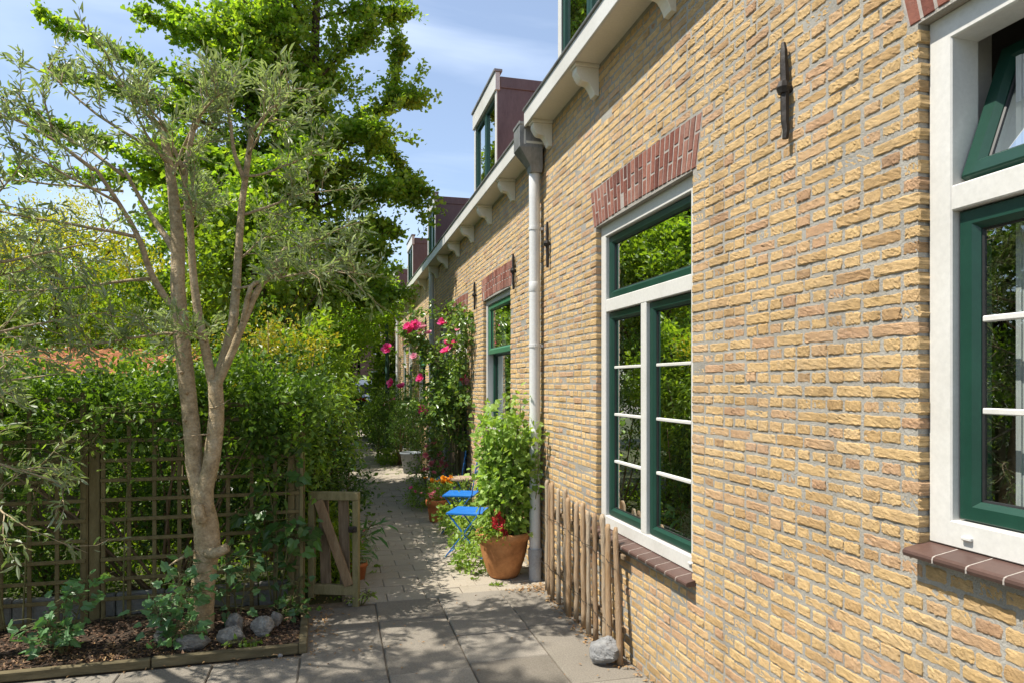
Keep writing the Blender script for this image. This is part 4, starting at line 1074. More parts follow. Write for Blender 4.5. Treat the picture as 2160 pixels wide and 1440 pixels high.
T.limb([(-.985, OY + .03, 2.5), (-1.08, OY + .1, 2.65), (-1.22, OY + .2, 2.85), (-1.35, OY + .2, 3.1)], .028, .010, 16, 8)
T.limb([(-.575, OY + .04, 3.02), (-.64, OY, 3.2), (-.66, OY - .02, 3.4)], .018, .010, 8, 7)
# sawn stub, knots and burr at the base of the forks
T.limb([(-.79, OY - .05, .585), (-.73, OY - .13, .60), (-.66, OY - .15, .635)], .040, .030, 8, 9, .08)
T.limb([(-.845, OY - .085, .90), (-.83, OY - .11, .84), (-.81, OY - .10, .80)], .030, .028, 8, 9, .1)
T.limb([(-.87, OY - .06, .60), (-.95, OY - .12, .57), (-1.0, OY - .15, .54)], .012, .004, 6, 6)
for zk, xk in ((.32, -.86), (.50, -.80), (.72, -.79), (1.18, -.80), (1.36, -.74), (1.44, -.93), (1.62, -.92), (1.75, -.95), (2.05, -.97)):
    T.limb([(xk, OY - .035, zk), (xk - .003, OY - .062, zk + .004)], .012, .007, 4, 7, .1)
for z0, a in ((1.35, 2.7), (1.52, .4), (2.0, 3.0)):
    T.twig((-.78, OY - .06, z0), (math.cos(a), -.3, .2), .2, .006)
main = []
for (p, d, L, r) in [((-1.10, OY + .1, 3.35), (-.6, .1, .6), .45, .016), ((-1.03, OY + .05, 3.0), (.3, -.3, 1), .55, .014), ((-.93, OY - .05, 3.0), (-.1, -.5, .9), .5, .014), ((-.86, OY - .1, 3.3), (.3, -.1, .6), .35, .012),
                     ((-.53, OY + .02, 3.36), (.5, 0, .5), .4, .013), ((-.66, OY - .02, 3.38), (-.2, .2, .7), .3, .011), ((-.30, OY - .12, 2.55), (.7, -.1, .35), .45, .011), ((-.30, OY - .12, 2.5), (.8, -.2, -.1), .5, .010),
                     ((-1.42, OY - .15, 2.98), (-.8, -.1, .5), .8, .013), ((-1.35, OY + .2, 3.05), (-.9, .3, .45), .85, .013), ((-1.2, OY - .05, 2.6), (-1, -.3, .1), .9, .013), ((-1.12, OY, 2.35), (-1, .2, -.05), 1.0, .013),
                     ((-.96, OY, 2.0), (-.9, -.4, .05), .7, .010), ((-.60, OY + .05, 2.8), (.8, .2, .4), .65, .011), ((-.62, OY + .05, 2.5), (.6, .5, .4), .5, .009), ((-.9, OY, 2.6), (.1, -.9, .5), .6, .010),
                     ((-.635, OY, 2.3), (.9, -.4, .1), .55, .010), ((-.42, OY - .12, 2.36), (.6, -.5, -.1), .55, .009), ((-1.30, OY - .1, 2.8), (-.6, -.7, .3), .7, .010), ((-1.1, OY, 3.2), (-.9, .0, .35), .95, .012), ((-.985, OY, 2.8), (.2, .9, .4), .6, .01), ((-1.05, OY, 3.1), (-.4, -.6, .7), .7, .01),
                     ((-.575, OY, 3.05), (.8, .0, .25), .6, .009), ((-.55, OY, 3.2), (.4, -.5, .3), .55, .009), ((-1.3, OY, 2.9), (-1, .1, -.2), .9, .010), ((-.80, OY - .03, 1.95), (-.2, -.9, .0), .5, .007)]:
    w = T.twig(p, d, L, r, 7, .10, (0, 0, .12), 6); main.append(w)
    T.leafy(w, 22, .012, .3)
    spray(T, w, 8, .30, 17, .35, .8, .12, .004, .012, 2, (0, 0, .12))
olive_n = T.finish(.060, .235, 'lance', 'l_olive', 'bark_olive', (.6, 1.3))

# the second olive at the left edge, mostly out of the frame
T = Tree('olive_tree', (-2.28, 4.78, 0), 'olive tree at the left edge, mostly cut off, with hanging silvery branches')
T.limb([(-2.34, 4.80, -.02), (-2.24, 4.79, .30), (-2.155, 4.78, .50), (-2.16, 4.78, .66), (-2.22, 4.78, .95), (-2.30, 4.76, 1.5), (-2.32, 4.7, 2.0), (-2.35, 4.6, 2.6), (-2.30, 4.4, 3.2)], .085, .035, 40, 12, .06)
T.limb([(-2.30, 4.76, 1.5), (-2.1, 4.55, 1.9), (-1.95, 4.35, 2.3)], .04, .018, 14, 9)
T.limb([(-2.32, 4.7, 2.0), (-2.35, 4.2, 2.7), (-2.2, 3.8, 3.3), (-2.05, 3.5, 3.8)], .052, .016, 18, 9)
T.limb([(-2.35, 4.6, 2.6), (-2.1, 4.3, 3.3), (-1.9, 4.05, 3.9)], .03, .012, 14, 8)
for (p, d, L) in [((-2.30, 4.76, 1.55), (.8, -.2, .25), .85), ((-2.1, 4.55, 1.9), (.7, .1, .2), .8), ((-2.1, 4.55, 1.9), (.5, -.6, .1), .6), ((-1.95, 4.35, 2.3), (.6, .3, .3), .75), ((-1.95, 4.35, 2.3), (.3, -.2, .8), .7), ((-2.28, 4.78, 1.3), (.8, -.1, -.1), .75),
                  ((-2.22, 4.78, 1.0), (.8, -.3, -.1), .6), ((-2.32, 4.7, 2.1), (.7, .2, .5), .7), 
                  ((-2.2, 3.8, 3.2), (.5, -.4, .5), .7), ((-2.05, 3.5, 3.7), (.4, -.4, .6), .8), ((-2.05, 3.5, 3.7), (-.3, -.5, .6), .8), ((-1.9, 4.05, 3.8), (.2, -.8, .6), .8), ((-2.3, 4.4, 3.2), (-.1, -.3, 1), .9), ((-2.1, 4.3, 3.2), (-.2, .5, .9), .8), ((-2.3, 4.0, 2.9), (-.4, -.6, .5), .9), ((-1.95, 3.9, 3.6), (.2, -.9, .3), .7), ((-2.1, 3.6, 3.5), (-.4, -.7, .6), .8)]:
    w = T.twig(p, d, L, .011, 7, .10, (0, 0, -.2), 6); T.leafy(w, 20, .012, .3)
    spray(T, w, 7, .36, 13, .1, .9, .12, .004, .012, 2)
for (pa, pb, pc) in [((-2.35, 4.2, 2.7), (-2.75, 3.9, 4.2), (-2.45, 3.85, 5.5)), ((-2.35, 4.2, 2.65), (-2.55, 3.4, 4.4), (-2.4, 2.9, 5.9)), ((-2.35, 4.2, 2.7), (-2.9, 3.0, 4.1), (-2.9, 2.4, 5.2)), ((-2.35, 4.2, 2.6), (-2.9, 3.8, 4.8), (-2.6, 3.7, 6.4)), ((-2.35, 4.2, 2.7), (-2.6, 2.6, 4.0), (-2.5, 2.0, 5.2)), ((-2.35, 4.2, 2.6), (-2.8, 3.5, 5.2), (-2.4, 3.5, 6.6))]:
    q = T.limb([pa, tuple((np.array(pa) + np.array(pb)) / 2 + np.array([-.1, 0, .1])), pb, pc], .020, .008, 18, 8)
    for _ in range(9):
        p, d = along(q, np.array([rng.uniform(.5, 1.0)])); v = rng.normal(0, 1, 3); w = T.twig(p[0], d[0] * .5 + v * .7 + np.array([-.15, 0, .2]), rng.uniform(.5, .85), .010, 6, .12, (0, 0, -.15), 6)
        T.leafy(w, 30, .012, .2); spray(T, w, 9, .36, 19, .1, .9, .12, .004, .012, 2)
T.finish(.068, .235, 'lance', 'l_olive', 'bark_olive', (.6, 1.3))

# ginkgo : several upright stems, tiers of long leafy arms
T = Tree('ginkgo_tree', (-.6, 11.0, 0), 'tall multi stemmed ginkgo tree with fan leaves filling the sky above the gardens')
stems = [T.limb([(-.9, 11.1, -.05), (-1.0, 11.1, 2), (-1.15, 11.0, 4.5), (-1.3, 11.1, 7), (-1.35, 11.2, 10.2)], .14, .05, 22, 10), T.limb([(-.75, 10.9, -.05), (-.72, 10.9, 2.5), (-.80, 10.8, 5), (-.82, 10.9, 8), (-.9, 10.9, 10.8)], .16, .06, 22, 10),
         T.limb([(-.35, 11.1, -.05), (-.30, 11.2, 2.5), (-.32, 11.2, 5), (-.28, 11.2, 7.5), (-.2, 11.3, 10)], .12, .045, 22, 10), T.limb([(-.5, 11.3, -.05), (-.55, 11.5, 2.5), (-.6, 11.6, 5), (-.6, 11.8, 8), (-.5, 11.9, 10.5)], .11, .04, 22, 9)]
arms = []
def arm(p, pts, r=.035, tw=1.0):
    q = T.limb([p] + pts, r, .006, 16, 7, .03); arms.append(q)
    for k in range(3): T.leafy(q, int(150 * len(pts) / 3), .05, .25 if k else .45, .3, .9, .8)
    n = 15 + 4 * len(pts); ts = rng.uniform(.22, .98, n); P, D = along(q, ts)
    for pnt, d in zip(P, D):
        v = rng.normal(0, 1, 3) * np.array([1, 1, .45]); w = T.twig(pnt, d * .6 + v * .6 + np.array([0, 0, .05]), rng.uniform(.25, .70) * tw, .007, 5, .14, (0, 0, -.2), 5)
        T.leafy(w, int(54 * (.4 + .6 * tw)), .042, .05, .3, .9, .8)
# arms whose tips shape the outline
arm((-1.25, 11.0, 5.6), [(-2.2, 10.8, 6.1), (-3.1, 10.7, 6.4), (-3.9, 10.7, 6.75)], tw=.42)
arm((-1.2, 11.0, 5.2), [(-2.1, 10.6, 5.55), (-2.9, 10.5, 5.75), (-3.5, 10.4, 5.85)], tw=.42)
arm((-1.3, 11.1, 6.6), [(-2.0, 10.9, 7.0), (-2.6, 10.8, 7.35)], tw=.42)
arm((-1.2, 11.0, 6.2), [(-1.9, 10.6, 6.6), (-2.6, 10.5, 6.85)], tw=.42)
arm((-1.1, 11.0, 4.6), [(-2.0, 11.2, 4.7), (-3.2, 11.3, 4.75), (-4.4, 11.3, 4.7)], tw=.42)
arm((-1.1, 11.0, 4.2), [(-2.2, 10.6, 4.6), (-3.0, 10.4, 4.95), (-3.6, 10.3, 5.1)])
arm((-.3, 11.2, 5.2), [(.4, 11.0, 5.5), (.80, 11.0, 5.4), (1.05, 11.0, 5.1), (1.25, 10.95, 4.85)], tw=.42)
arm((-.3, 11.2, 5.5), [(.4, 11.3, 6.0), (.80, 11.3, 6.15), (.98, 11.3, 6.7), (1.02, 11.3, 7.4)], tw=.42)
arm((.7, 11.3, 6.1), [(.95, 11.2, 6.25), (1.15, 11.2, 6.35)], .02)
arm((-.3, 11.2, 4.2), [(.4, 10.9, 4.55), (.85, 10.8, 4.75), (1.36, 10.8, 4.72)], tw=.5)
arm((-.3, 11.2, 3.9), [(.4, 11.4, 4.2), (.7, 11.5, 4.3), (1.0, 11.5, 4.15)], tw=.5)
arm((-.3, 11.2, 6.4), [(.2, 11.0, 6.9), (.55, 11.0, 7.25)], .025)
arm((-.28, 11.2, 7.4), [(.2, 11.2, 7.6), (.6, 11.1, 7.65), (1.0, 11.1, 7.6)], .02)
arm((-.3, 11.2, 3.4), [(.2, 10.8, 3.75), (.45, 10.6, 3.8), (.75, 10.5, 3.65)], tw=.6)
arm((-.3, 11.2, 5.0), [(.2, 11.4, 5.15), (.8, 11.6, 5.1), (1.1, 11.8, 4.95)])
for i in range(16):
    st = stems[rng.integers(1, 3)]; z = rng.uniform(2.7, 4.4); p, _ = along(st, np.array([(z + .05) / (st[-1][2] + .05)])); p = p[0]; a = rng.uniform(-2.9, -1.85); L = rng.uniform(1.7, 2.6)
    dx = np.array([math.cos(a) * .6, math.sin(a), 0]); arm(tuple(p), [tuple(p + dx * L * .5 + np.array([0, 0, .35])), tuple(p + dx * L + np.array([0, 0, .25]))], .028)
for i in range(64):
    st = stems[rng.integers(0, 4)]; z = 2.5 + 7.0 * (i / 63) ** 1.05; t = (z + .05) / (st[-1][2] + .05); p, _ = along(st, np.array([t])); p = p[0]
    a = rng.uniform(0, 2 * math.pi); L = (1.95 - .05 * z) * rng.uniform(.6, 1.05)
    if abs(math.cos(a)) > .4 and z > 5.6: L *= .5
    dx = np.array([math.cos(a), math.sin(a) * .9, 0]); up = rng.uniform(.05, .5)
    arm(tuple(p), [tuple(p + dx * L * .5 + np.array([0, 0, L * .28 * up + .08])), tuple(p + dx * L + np.array([0, 0, L * .35 * up - .05]))], .028)
P, D, (A, TT, tl) = clump_points([((-.75, 11.1, 5.6), (1.35, 1.0, 2.6)), ((-.75, 11.1, 8.0), (1.15, .9, 2.0)), ((-.2, 11.0, 4.4), (1.15, .9, 1.2)), ((-1.4, 10.8, 4.8), (1.2, .8, 1.0))], 400, 24, (.25, .6), .05, .2, .35)
T.P.append(P); T.D.append(D); T.N.append(up_normals(len(P), .8))
for a_, t_, l_ in zip(A[:200], TT[:200], tl[:200]): T.wood.tube([a_ - t_ * .15, a_ + t_ * l_], [.006, .002], 4)
for st in stems[:3]: T.leafy(st, 900, .16, .35, .2, 1, .8)
gink_n = T.finish(.072, .92, 'fan', 'l_ginkgo', 'bark_dark', (.55, 1.15), .35)

def bush_tree(name, loc, label, ells, ncl, per, size, shape, lmat, trunk_r=.08, asp=.55, bmat='bark_dark', group=None, spread=.08, twig=(.2, .5), droop=.2, nb=14, shell=.45, cat='tree'):
    T = Tree(name, loc, label, cat, group)
    P, D, (A, TT, tl) = clump_points(ells, ncl, per, twig, spread, shell, .3)
    C = np.array(ells[0][0])
    top = C + np.array([0, 0, ells[0][1][2] * .3]); trunk = T.limb([tuple(loc), tuple((np.array(loc) + top) / 2 + rng.normal(0, .08, 3)), tuple(top)], trunk_r, trunk_r * .35, 14, 9)
    for i in rng.choice(len(A), min(nb, len(A)), replace=False):
        p, _ = along(trunk, np.array([rng.uniform(.35, .95)])); e = A[i] + TT[i] * tl[i]; mid = (p[0] + e) / 2 + rng.normal(0, .1, 3) + np.array([0, 0, .1])
        T.limb([tuple(p[0]), tuple(mid), tuple(e)], trunk_r * .4, .005, 10, 6)
    T.P.append(P); T.D.append(D); T.N.append(up_normals(len(P), .75))
    T.finish(size, asp, shape, lmat, bmat, (.6, 1.2), droop)

bush_tree('yellow_locust', (-4.3, 12.6, 0), 'golden yellow leaved tree beyond the trellis at the left', [((-4.25, 12.5, 3.3), (1.5, 1.1, 1.35)), ((-5.8, 12.6, 3.1), (1.3, 1.1, 1.2)), ((-3.0, 12.6, 2.8), (.9, .9, .9))], 900, 32, .06, 'leaf', 'l_yellow', .09, .45)
bush_tree('bushy_tree', (-.15, 15.5, 0), 'dense mid green tree standing left of the path beyond the ginkgo', [((-.35, 15.2, 3.1), (1.1, 1.2, 1.2)), ((.80, 15.6, 3.5), (.6, .9, .6)), ((-1.0, 14.5, 2.2), (1.0, 1.0, 1.2))], 620, 34, .075, 'ovate', 'l_ginkgo', .09, .75)
bush_tree('broadleaf_tree', (.5, 21.5, 0), 'light green tree overhanging the far end of the path', [((.4, 21.5, 3.9), (1.6, 1.6, 1.5)), ((1.4, 22.0, 4.6), (.9, 1.0, .8)), ((-.6, 21, 3.0), (1.2, 1.2, 1.3))], 520, 34, .10, 'ovate', 'l_bright', .10, .7)
bush_tree('garden_tree', (-3.4, 18.0, 0), 'dark round tree farther back behind the ginkgo', [((-3.2, 18, 3.6), (2.6, 1.8, 2.6)), ((-7.0, 18, 3.2), (2.4, 1.6, 2.3)), ((-1.0, 19, 3.4), (1.8, 1.4, 2.4))], 1000, 32, .12, 'ovate', 'l_hedge', .13, .6)
bush_tree('garden_tree', (-7.6, 9.5, 0), 'broad green tree beyond the trellis outside the left of the view', [((-7.4, 9.5, 3.6), (1.8, 2.2, 2.2)), ((-6.6, 6.5, 3.2), (1.4, 1.6, 1.9))], 520, 30, .12, 'ovate', 'l_hedge', .13, .6)
bush_tree('garden_tree', (-5.6, 1.2, 0), 'leafy tree behind the viewer, seen only as a reflection in the near window', [((-5.4, 1.2, 2.4), (1.3, 2.6, 2.3)), ((-5.2, 4.6, 2.2), (1.0, 1.4, 1.9))], 560, 30, .10, 'ovate', 'l_bright', .11, .6)

# ------------------------------------------------------------------ hedges and shrubs behind the trellis
HG = 'shrubs behind the trellis and gate'
shrub('hedge_shrub', (-1.15, 5.95, 0), 'dense dark green shrub pressing against the trellis behind the olive trunk', 'shrub', [((-1.1, 6.0, 1.15), (.75, .42, .70)), ((-.75, 6.1, 1.45), (.6, .4, .45))], 300, 26, .046, 'leaf', M['l_dark'], 9, HG, aspect=.6)
shrub('hedge_shrub', (-2.1, 6.0, 0), 'sunlit shrub behind the left trellis panel under the orange roof', 'shrub', [((-2.1, 6.0, .85), (.8, .42, .75)), ((-2.9, 5.9, .9), (.7, .4, .8))], 380, 28, .046, 'leaf', M['l_hedge'], 8, HG, aspect=.55)
shrub('hedge_shrub', (-.35, 6.15, 0), 'dark green shrub at the right end of the trellis above the gate', 'shrub', [((-.38, 6.1, 1.25), (.42, .45, .62)), ((-.2, 6.4, .75), (.38, .5, .6))], 300, 26, .046, 'leaf', M['l_dark'], 7, HG, aspect=.6)
shrub('golden_shrub', (-.55, 6.8, 0), 'golden leaved shrub showing above the trellis right of the olive', 'shrub', [((-.45, 6.7, 1.95), (.30, .3, .26)), ((-.75, 6.8, 1.75), (.36, .3, .28))], 130, 26, .034, 'leaf', M['l_gold'], 7, HG, aspect=.6)
shrub('broadleaf_shrub', (-.5, 7.2, 0), 'fresh mid green shrub rising above the trellis end beside the golden one', 'shrub', [((-.25, 7.4, 1.85), (.36, .5, .42)), ((-.7, 7.3, 1.4), (.45, .5, .6))], 240, 24, .065, 'ovate', M['l_bright'], 6, HG, aspect=.55)
shrub('wisteria', (-.05, 6.6, 0), 'light green wisteria spilling over the gate beside the path', 'shrub', [((-.22, 6.5, 1.30), (.30, .6, .42)), ((-.16, 6.6, .95), (.26, .6, .35)), ((-.28, 7.3, 1.45), (.3, .6, .5))], 240, 26, .058, 'lance', M['l_bright'], 7, HG, aspect=.36, droop=.7, twig=(.2, .4))
shrub('hedge_shrub', (-.1, 8.6, 0), 'rounded green bush along the left of the path beyond the wisteria', 'shrub', [((-.28, 8.6, .9), (.42, .9, .75)), ((-.65, 8.3, 1.9), (.55, .9, .85)), ((-.75, 9.6, 1.9), (.5, .8, .9))], 380, 28, .045, 'leaf', M['l_hedge'], 7, HG, aspect=.6)
shrub('hedge_shrub', (.0, 11.6, 0), 'dark bush with a bare shaded foot at the path edge', 'shrub', [((-.20, 11.4, .9), (.38, 1.3, .8)), ((-.16, 13.4, .8), (.36, 1.0, .75))], 380, 28, .055, 'leaf', M['l_dark'], 8, HG, aspect=.6)
shrub('hedge_shrub', (.05, 16.5, 0), 'far green bush on the left where the path bends', 'shrub', [((-.20, 16.0, .85), (.42, 1.6, .85)), ((-.15, 18.6, .8), (.42, 1.3, .8))], 380, 28, .06, 'leaf', M['l_hedge'], 6, HG, aspect=.6)
shrub('hedge_shrub', (-1.5, 8.2, 0), 'broad green hedge bush deeper in the garden behind the trellis', 'shrub', [((-1.4, 8.0, .9), (1.0, .5, .9)), ((-.9, 7.6, 1.1), (.6, .4, .7))], 420, 28, .05, 'leaf', M['l_hedge'], 8, HG, aspect=.6)
shrub('cherry_laurel', (-3.3, 7.2, 0), 'glossy leaved laurel at the far left behind the trellis', 'shrub', [((-3.4, 7.1, 1.3), (.8, .5, .8)), ((-4.2, 6.6, 1.2), (.7, .5, .9))], 380, 24, .07, 'ovate', M['l_hedge'], 8, HG, aspect=.45)
shrub('photinia', (-2.6, 9.9, 0), 'loose light green shrub in front of the golden tree', 'shrub', [((-2.5, 10.4, 2.2), (.9, .5, .8)), ((-3.6, 10.5, 2.6), (.8, .5, .8)), ((-1.6, 10.2, 2.0), (.8, .5, .8))], 420, 28, .06, 'leaf', M['l_bright'], 8, HG, aspect=.5)
shrub('hedge_shrub', (-3.0, 10.4, 0), 'tall light green shrub mass behind the orange shed roof', 'shrub', [((-3.2, 10.7, 2.2), (1.6, .6, 1.1)), ((-1.6, 10.3, 2.3), (1.0, .6, 1.0)), ((-4.8, 10.6, 2.3), (1.2, .6, 1.2))], 620, 28, .07, 'leaf', M['l_bright'], 8, HG, aspect=.5)
shrub('climbing_shrub', (-1.2, 5.5, 0), 'dark leafy creeper heaped over the top rail of the trellis', 'climber', [((-.62, 5.42, 1.52), (.45, .20, .28)), ((-1.25, 5.45, 1.50), (.5, .2, .24)), ((-1.9, 5.42, 1.46), (.5, .2, .22)), ((-2.5, 5.42, 1.5), (.4, .2, .25)), ((-.35, 5.5, 1.25), (.25, .2, .4)), ((-.65, 5.27, 1.47), (.5, .13, .17)), ((-1.4, 5.28, 1.52), (.5, .12, .14)), ((-2.1, 5.28, 1.50), (.45, .12, .16)), ((-.45, 5.25, 1.2), (.22, .1, .22))], 640, 26, .046, 'leaf', M['l_hedge'], 10, HG, aspect=.6)
shrub('hedge_shrub', (-1.75, 7.3, 0), 'small bright bush tops hiding the right half of the orange shed roof', 'shrub', [((-1.62, 7.2, 1.82), (.30, .2, .22)), ((-2.0, 7.2, 1.3), (.4, .25, .4)), ((-2.95, 7.3, 1.78), (.30, .2, .20))], 170, 24, .05, 'leaf', M['l_bright'], 6, HG, aspect=.55)
bush_tree('small_tree', (-1.0, 8.9, 0), 'small bright green tree rising between the golden shrub and the ginkgo', [((-.95, 8.8, 3.1), (.62, .9, .6)), ((-.6, 9.6, 3.2), (.55, .8, .55))], 300, 28, .07, 'ovate', 'l_bright', .05, .7)
def _gc():
    x, y = random.uniform(-4.5, .05), random.uniform(5.5, 9.5); return (x, y, -.03)
P = np.array([_gc() for _ in range(9000)]); P[:, 2] += np.abs(rng.normal(0, .17, len(P))); D = unit(rng.normal(0, .8, (len(P), 3)) + np.array([0, 0, .8]))
tag(leaf_obj('ground_cover', P, D, up_normals(len(P), .5), rng.uniform(.03, .075, len(P)), rng.uniform(.015, .035, len(P)), 'leaf', M['l_bright'], loc=(0, 0, 0)), kind='stuff')

# climbing leaves on the trellis, near the right end, and a strand at the left
def big_leaf_plant(name, loc, label, cat, stems, nleaf, size, lmat, shape='lobed', asp=.85, nt=.55, face=(-.2, -.7, .5), droop=.35, group=None, srad=.006, jit=.09):
    T = thing(name, loc, label, cat, group); b = MB(); P, D = [], []
    for st in stems:
        q = smooth_path(st, 14); b.tube(q, [srad * (1 - .6 * i / 13) for i in range(14)], 6)
        for _ in range(nleaf):
            p, d = along(q, np.array([rng.uniform(.12, 1.0) ** .8])); p, d = p[0], d[0]
            o = rng.normal(0, jit, 3); o[2] = abs(o[2]) * .5 - .01; e = p + o
            if e[2] < .05: continue
            b.tube([p, (p + e) / 2 + np.array([0, 0, .012]), e], [.0025, .002, .0015], 4)
            v = o / (np.linalg.norm(o) + 1e-6) * .8 + rng.normal(0, .35, 3); v[2] -= droop; P.append(e); D.append(v)
    b.build('stem', M['stem'], T, smooth=True)
    P, D = np.array(P), np.array(D); N = unit(np.array(face) + rng.normal(0, nt, (len(P), 3))); L = size * rng.uniform(.55, 1.25, len(P))
    leaf_obj('foliage', P, D, N, L, L * asp, shape, M[lmat], T); return T
big_leaf_plant('ivy', (-.45, 5.22, 0), 'dark broad leaved climber hanging on the right part of the trellis', 'climber',
               [[(-.42, 5.24, .03), (-.40, 5.22, .5), (-.46, 5.2, .95), (-.55, 5.2, 1.3)], [(-.40, 5.24, .03), (-.33, 5.2, .5), (-.34, 5.2, .9), (-.30, 5.2, 1.25)], [(-.44, 5.24, .1), (-.5, 5.2, .5), (-.62, 5.2, .8)], [(-.36, 5.24, .3), (-.28, 5.19, .5), (-.25, 5.18, .62)]], 34, .085, 'l_ivy', jit=.07)
big_leaf_plant('leafy_plant', (-1.60, 4.72, .03), 'leafy green seedling plant standing alone at the left in the soil bed', 'plant',
               [[(-1.60, 4.72, .03), (-1.60, 4.71, .2), (-1.57, 4.70, .40)], [(-1.61, 4.72, .03), (-1.65, 4.68, .18), (-1.69, 4.66, .26)], [(-1.6, 4.72, .03), (-1.62, 4.66, .12), (-1.64, 4.62, .16)], [(-1.59, 4.73, .03), (-1.52, 4.74, .3), (-1.47, 4.74, .50)]], 36, .064, 'l_bed', asp=.72, jit=.06, droop=.2)
big_leaf_plant('leafy_plant', (-.99, 4.66, .04), 'leafy green plant growing against the left foot of the tree trunk', 'plant',
               [[(-.99, 4.68, .03), (-.98, 4.66, .25), (-.93, 4.64, .48)], [(-1.0, 4.68, .03), (-1.04, 4.64, .2), (-1.07, 4.62, .30)], [(-.98, 4.68, .03), (-.92, 4.66, .25), (-.86, 4.65, .42)], [(-.98, 4.67, .03), (-.90, 4.6, .14), (-.84, 4.58, .2)], [(-.99, 4.68, .03), (-.92, 4.7, .35), (-.88, 4.7, .56)]], 34, .064, 'l_bed', asp=.72, jit=.06, droop=.2)
big_leaf_plant('leafy_plant', (-.62, 5.1, .03), 'shaded leafy shoots right of the trunk in front of the trellis', 'plant',
               [[(-.66, 5.12, .03), (-.68, 5.08, .3), (-.70, 5.05, .5)], [(-.64, 5.12, .03), (-.60, 5.08, .3), (-.56, 5.05, .42)], [(-.68, 5.1, .03), (-.75, 5.05, .2), (-.78, 5.02, .3)]], 16, .075, 'l_bed', asp=.72)
big_leaf_plant('ivy', (-.30, 4.98, .03), 'low ivy and small shoots in the corner of the bed beside the gate', 'plant',
               [[(-.28, 5.12, .03), (-.29, 5.05, .14), (-.27, 4.98, .18)], [(-.28, 5.1, .03), (-.34, 5.0, .10), (-.36, 4.9, .08)], [(-.28, 5.1, .03), (-.22, 4.95, .10), (-.22, 4.85, .12)], [(-.30, 5.12, .03), (-.26, 5.14, .2), (-.25, 5.14, .26)]], 18, .048, 'l_ivy', jit=.05)
big_leaf_plant('low_weed', (-.60, 4.54, .05), 'small bright green weed at the edging below the round rocks', 'plant', [[(-.66, 4.56, .04), (-.62, 4.53, .07), (-.55, 4.52, .08)], [(-.58, 4.55, .04), (-.5, 4.53, .07), (-.45, 4.53, .07)]], 12, .04, 'l_bright', asp=.6, jit=.03)
big_leaf_plant('low_weed', (.22, 5.32, 0), 'tuft of green leaves at the foot of the gate post', 'plant', [[(.20, 5.31, 0), (.21, 5.3, .06), (.25, 5.29, .10)], [(.21, 5.31, 0), (.25, 5.31, .05), (.29, 5.3, .07)], [(.19, 5.3, 0), (.15, 5.28, .05), (.11, 5.27, .06)]], 22, .036, 'l_bush', 'leaf', asp=.4, jit=.03)
big_leaf_plant('raspberry', (-1.9, 5.2, .03), 'loose leafy shoots climbing the left trellis panel', 'climber',
               [[(-1.85, 5.2, .9), (-1.75, 5.15, 1.15), (-1.6, 5.1, 1.3)], [(-2.0, 5.2, .05), (-1.95, 5.18, .8), (-1.8, 5.14, 1.2), (-1.7, 5.1, 1.45)], [(-2.1, 5.2, .05), (-2.15, 5.15, .8), (-2.0, 5.1, 1.3)], [(-1.4, 5.2, .05), (-1.38, 5.2, .9), (-1.3, 5.18, 1.4)], [(-1.75, 5.2, 1.0), (-1.5, 5.15, 1.4), (-1.35, 5.1, 1.5)]], 26, .06, 'l_bush', asp=.55, jit=.09)

# ------------------------------------------------------------------ plants along the wall
t = thing('currant_bush', (PB[0], PB[1], .33), 'bright green leafy bush growing from the large terracotta pot', 'bush')
b = MB(); P, D = [], []
for k in range(40):
    a = rng.uniform(0, 2 * math.pi); rr = rng.uniform(.02, .15); x0, y0 = PB[0] + rr * math.cos(a), PB[1] + rr * math.sin(a)
    h = rng.uniform(.45, 1.14) if k > 8 else rng.uniform(.9, 1.25); sp = .32 * rng.uniform(.3, 1.0) * (1.15 if h < .8 else .75)
    tx = min(PB[0] + sp * math.cos(a) + .02, 1.62); ty = PB[1] + sp * math.sin(a) - .02
    q = smooth_path([(x0, y0, .34), ((x0 * .6 + tx * .4), (y0 * .6 + ty * .4), .34 + h * .5), (tx, ty, .34 + h)], 12)
    b.tube(q, [.005 * (1 - .6 * i / 11) for i in range(12)], 5)
    for _ in range(84):
        p, d = along(q, np.array([rng.uniform(.08, 1.04) ** .75])); p, d = p[0], d[0]; o = rng.normal(0, .055, 3)
        if p[0] + o[0] > 1.70 or (p[1] + o[1] < 5.70 and p[2] < .62 and 1.22 < p[0] + o[0] < 1.44): continue
        P.append(p + o); v = o / np.linalg.norm(o) + rng.normal(0, .35, 3); v[2] -= .15; D.append(v)
for (sx, sy, hh) in ((1.64, 5.50, 1.1), (1.655, 5.46, 1.25)):     # shoot that passes behind the drainpipe
    q = smooth_path([(1.58, 5.7, .34), (sx, sy + .1, .7), (sx, sy, hh)], 12); b.tube(q, .004, 5)
    for _ in range(34):
        p, d = along(q, np.array([rng.uniform(.35, 1.0)])); o = rng.normal(0, .035, 3); p = p[0] + o
        if p[0] < 1.715: P.append(p); D.append(o + rng.normal(0, .02, 3))
b.build('stem', M['stem'], t, smooth=True)
P, D = np.array(P), np.array(D); L = .050 * rng.uniform(.55, 1.3, len(P))
leaf_obj('foliage', P, D, unit(np.array([-.45, -.35, .8]) + rng.normal(0, .5, (len(P), 3))), L, L * .88, 'lobed', M['l_bush'], t)

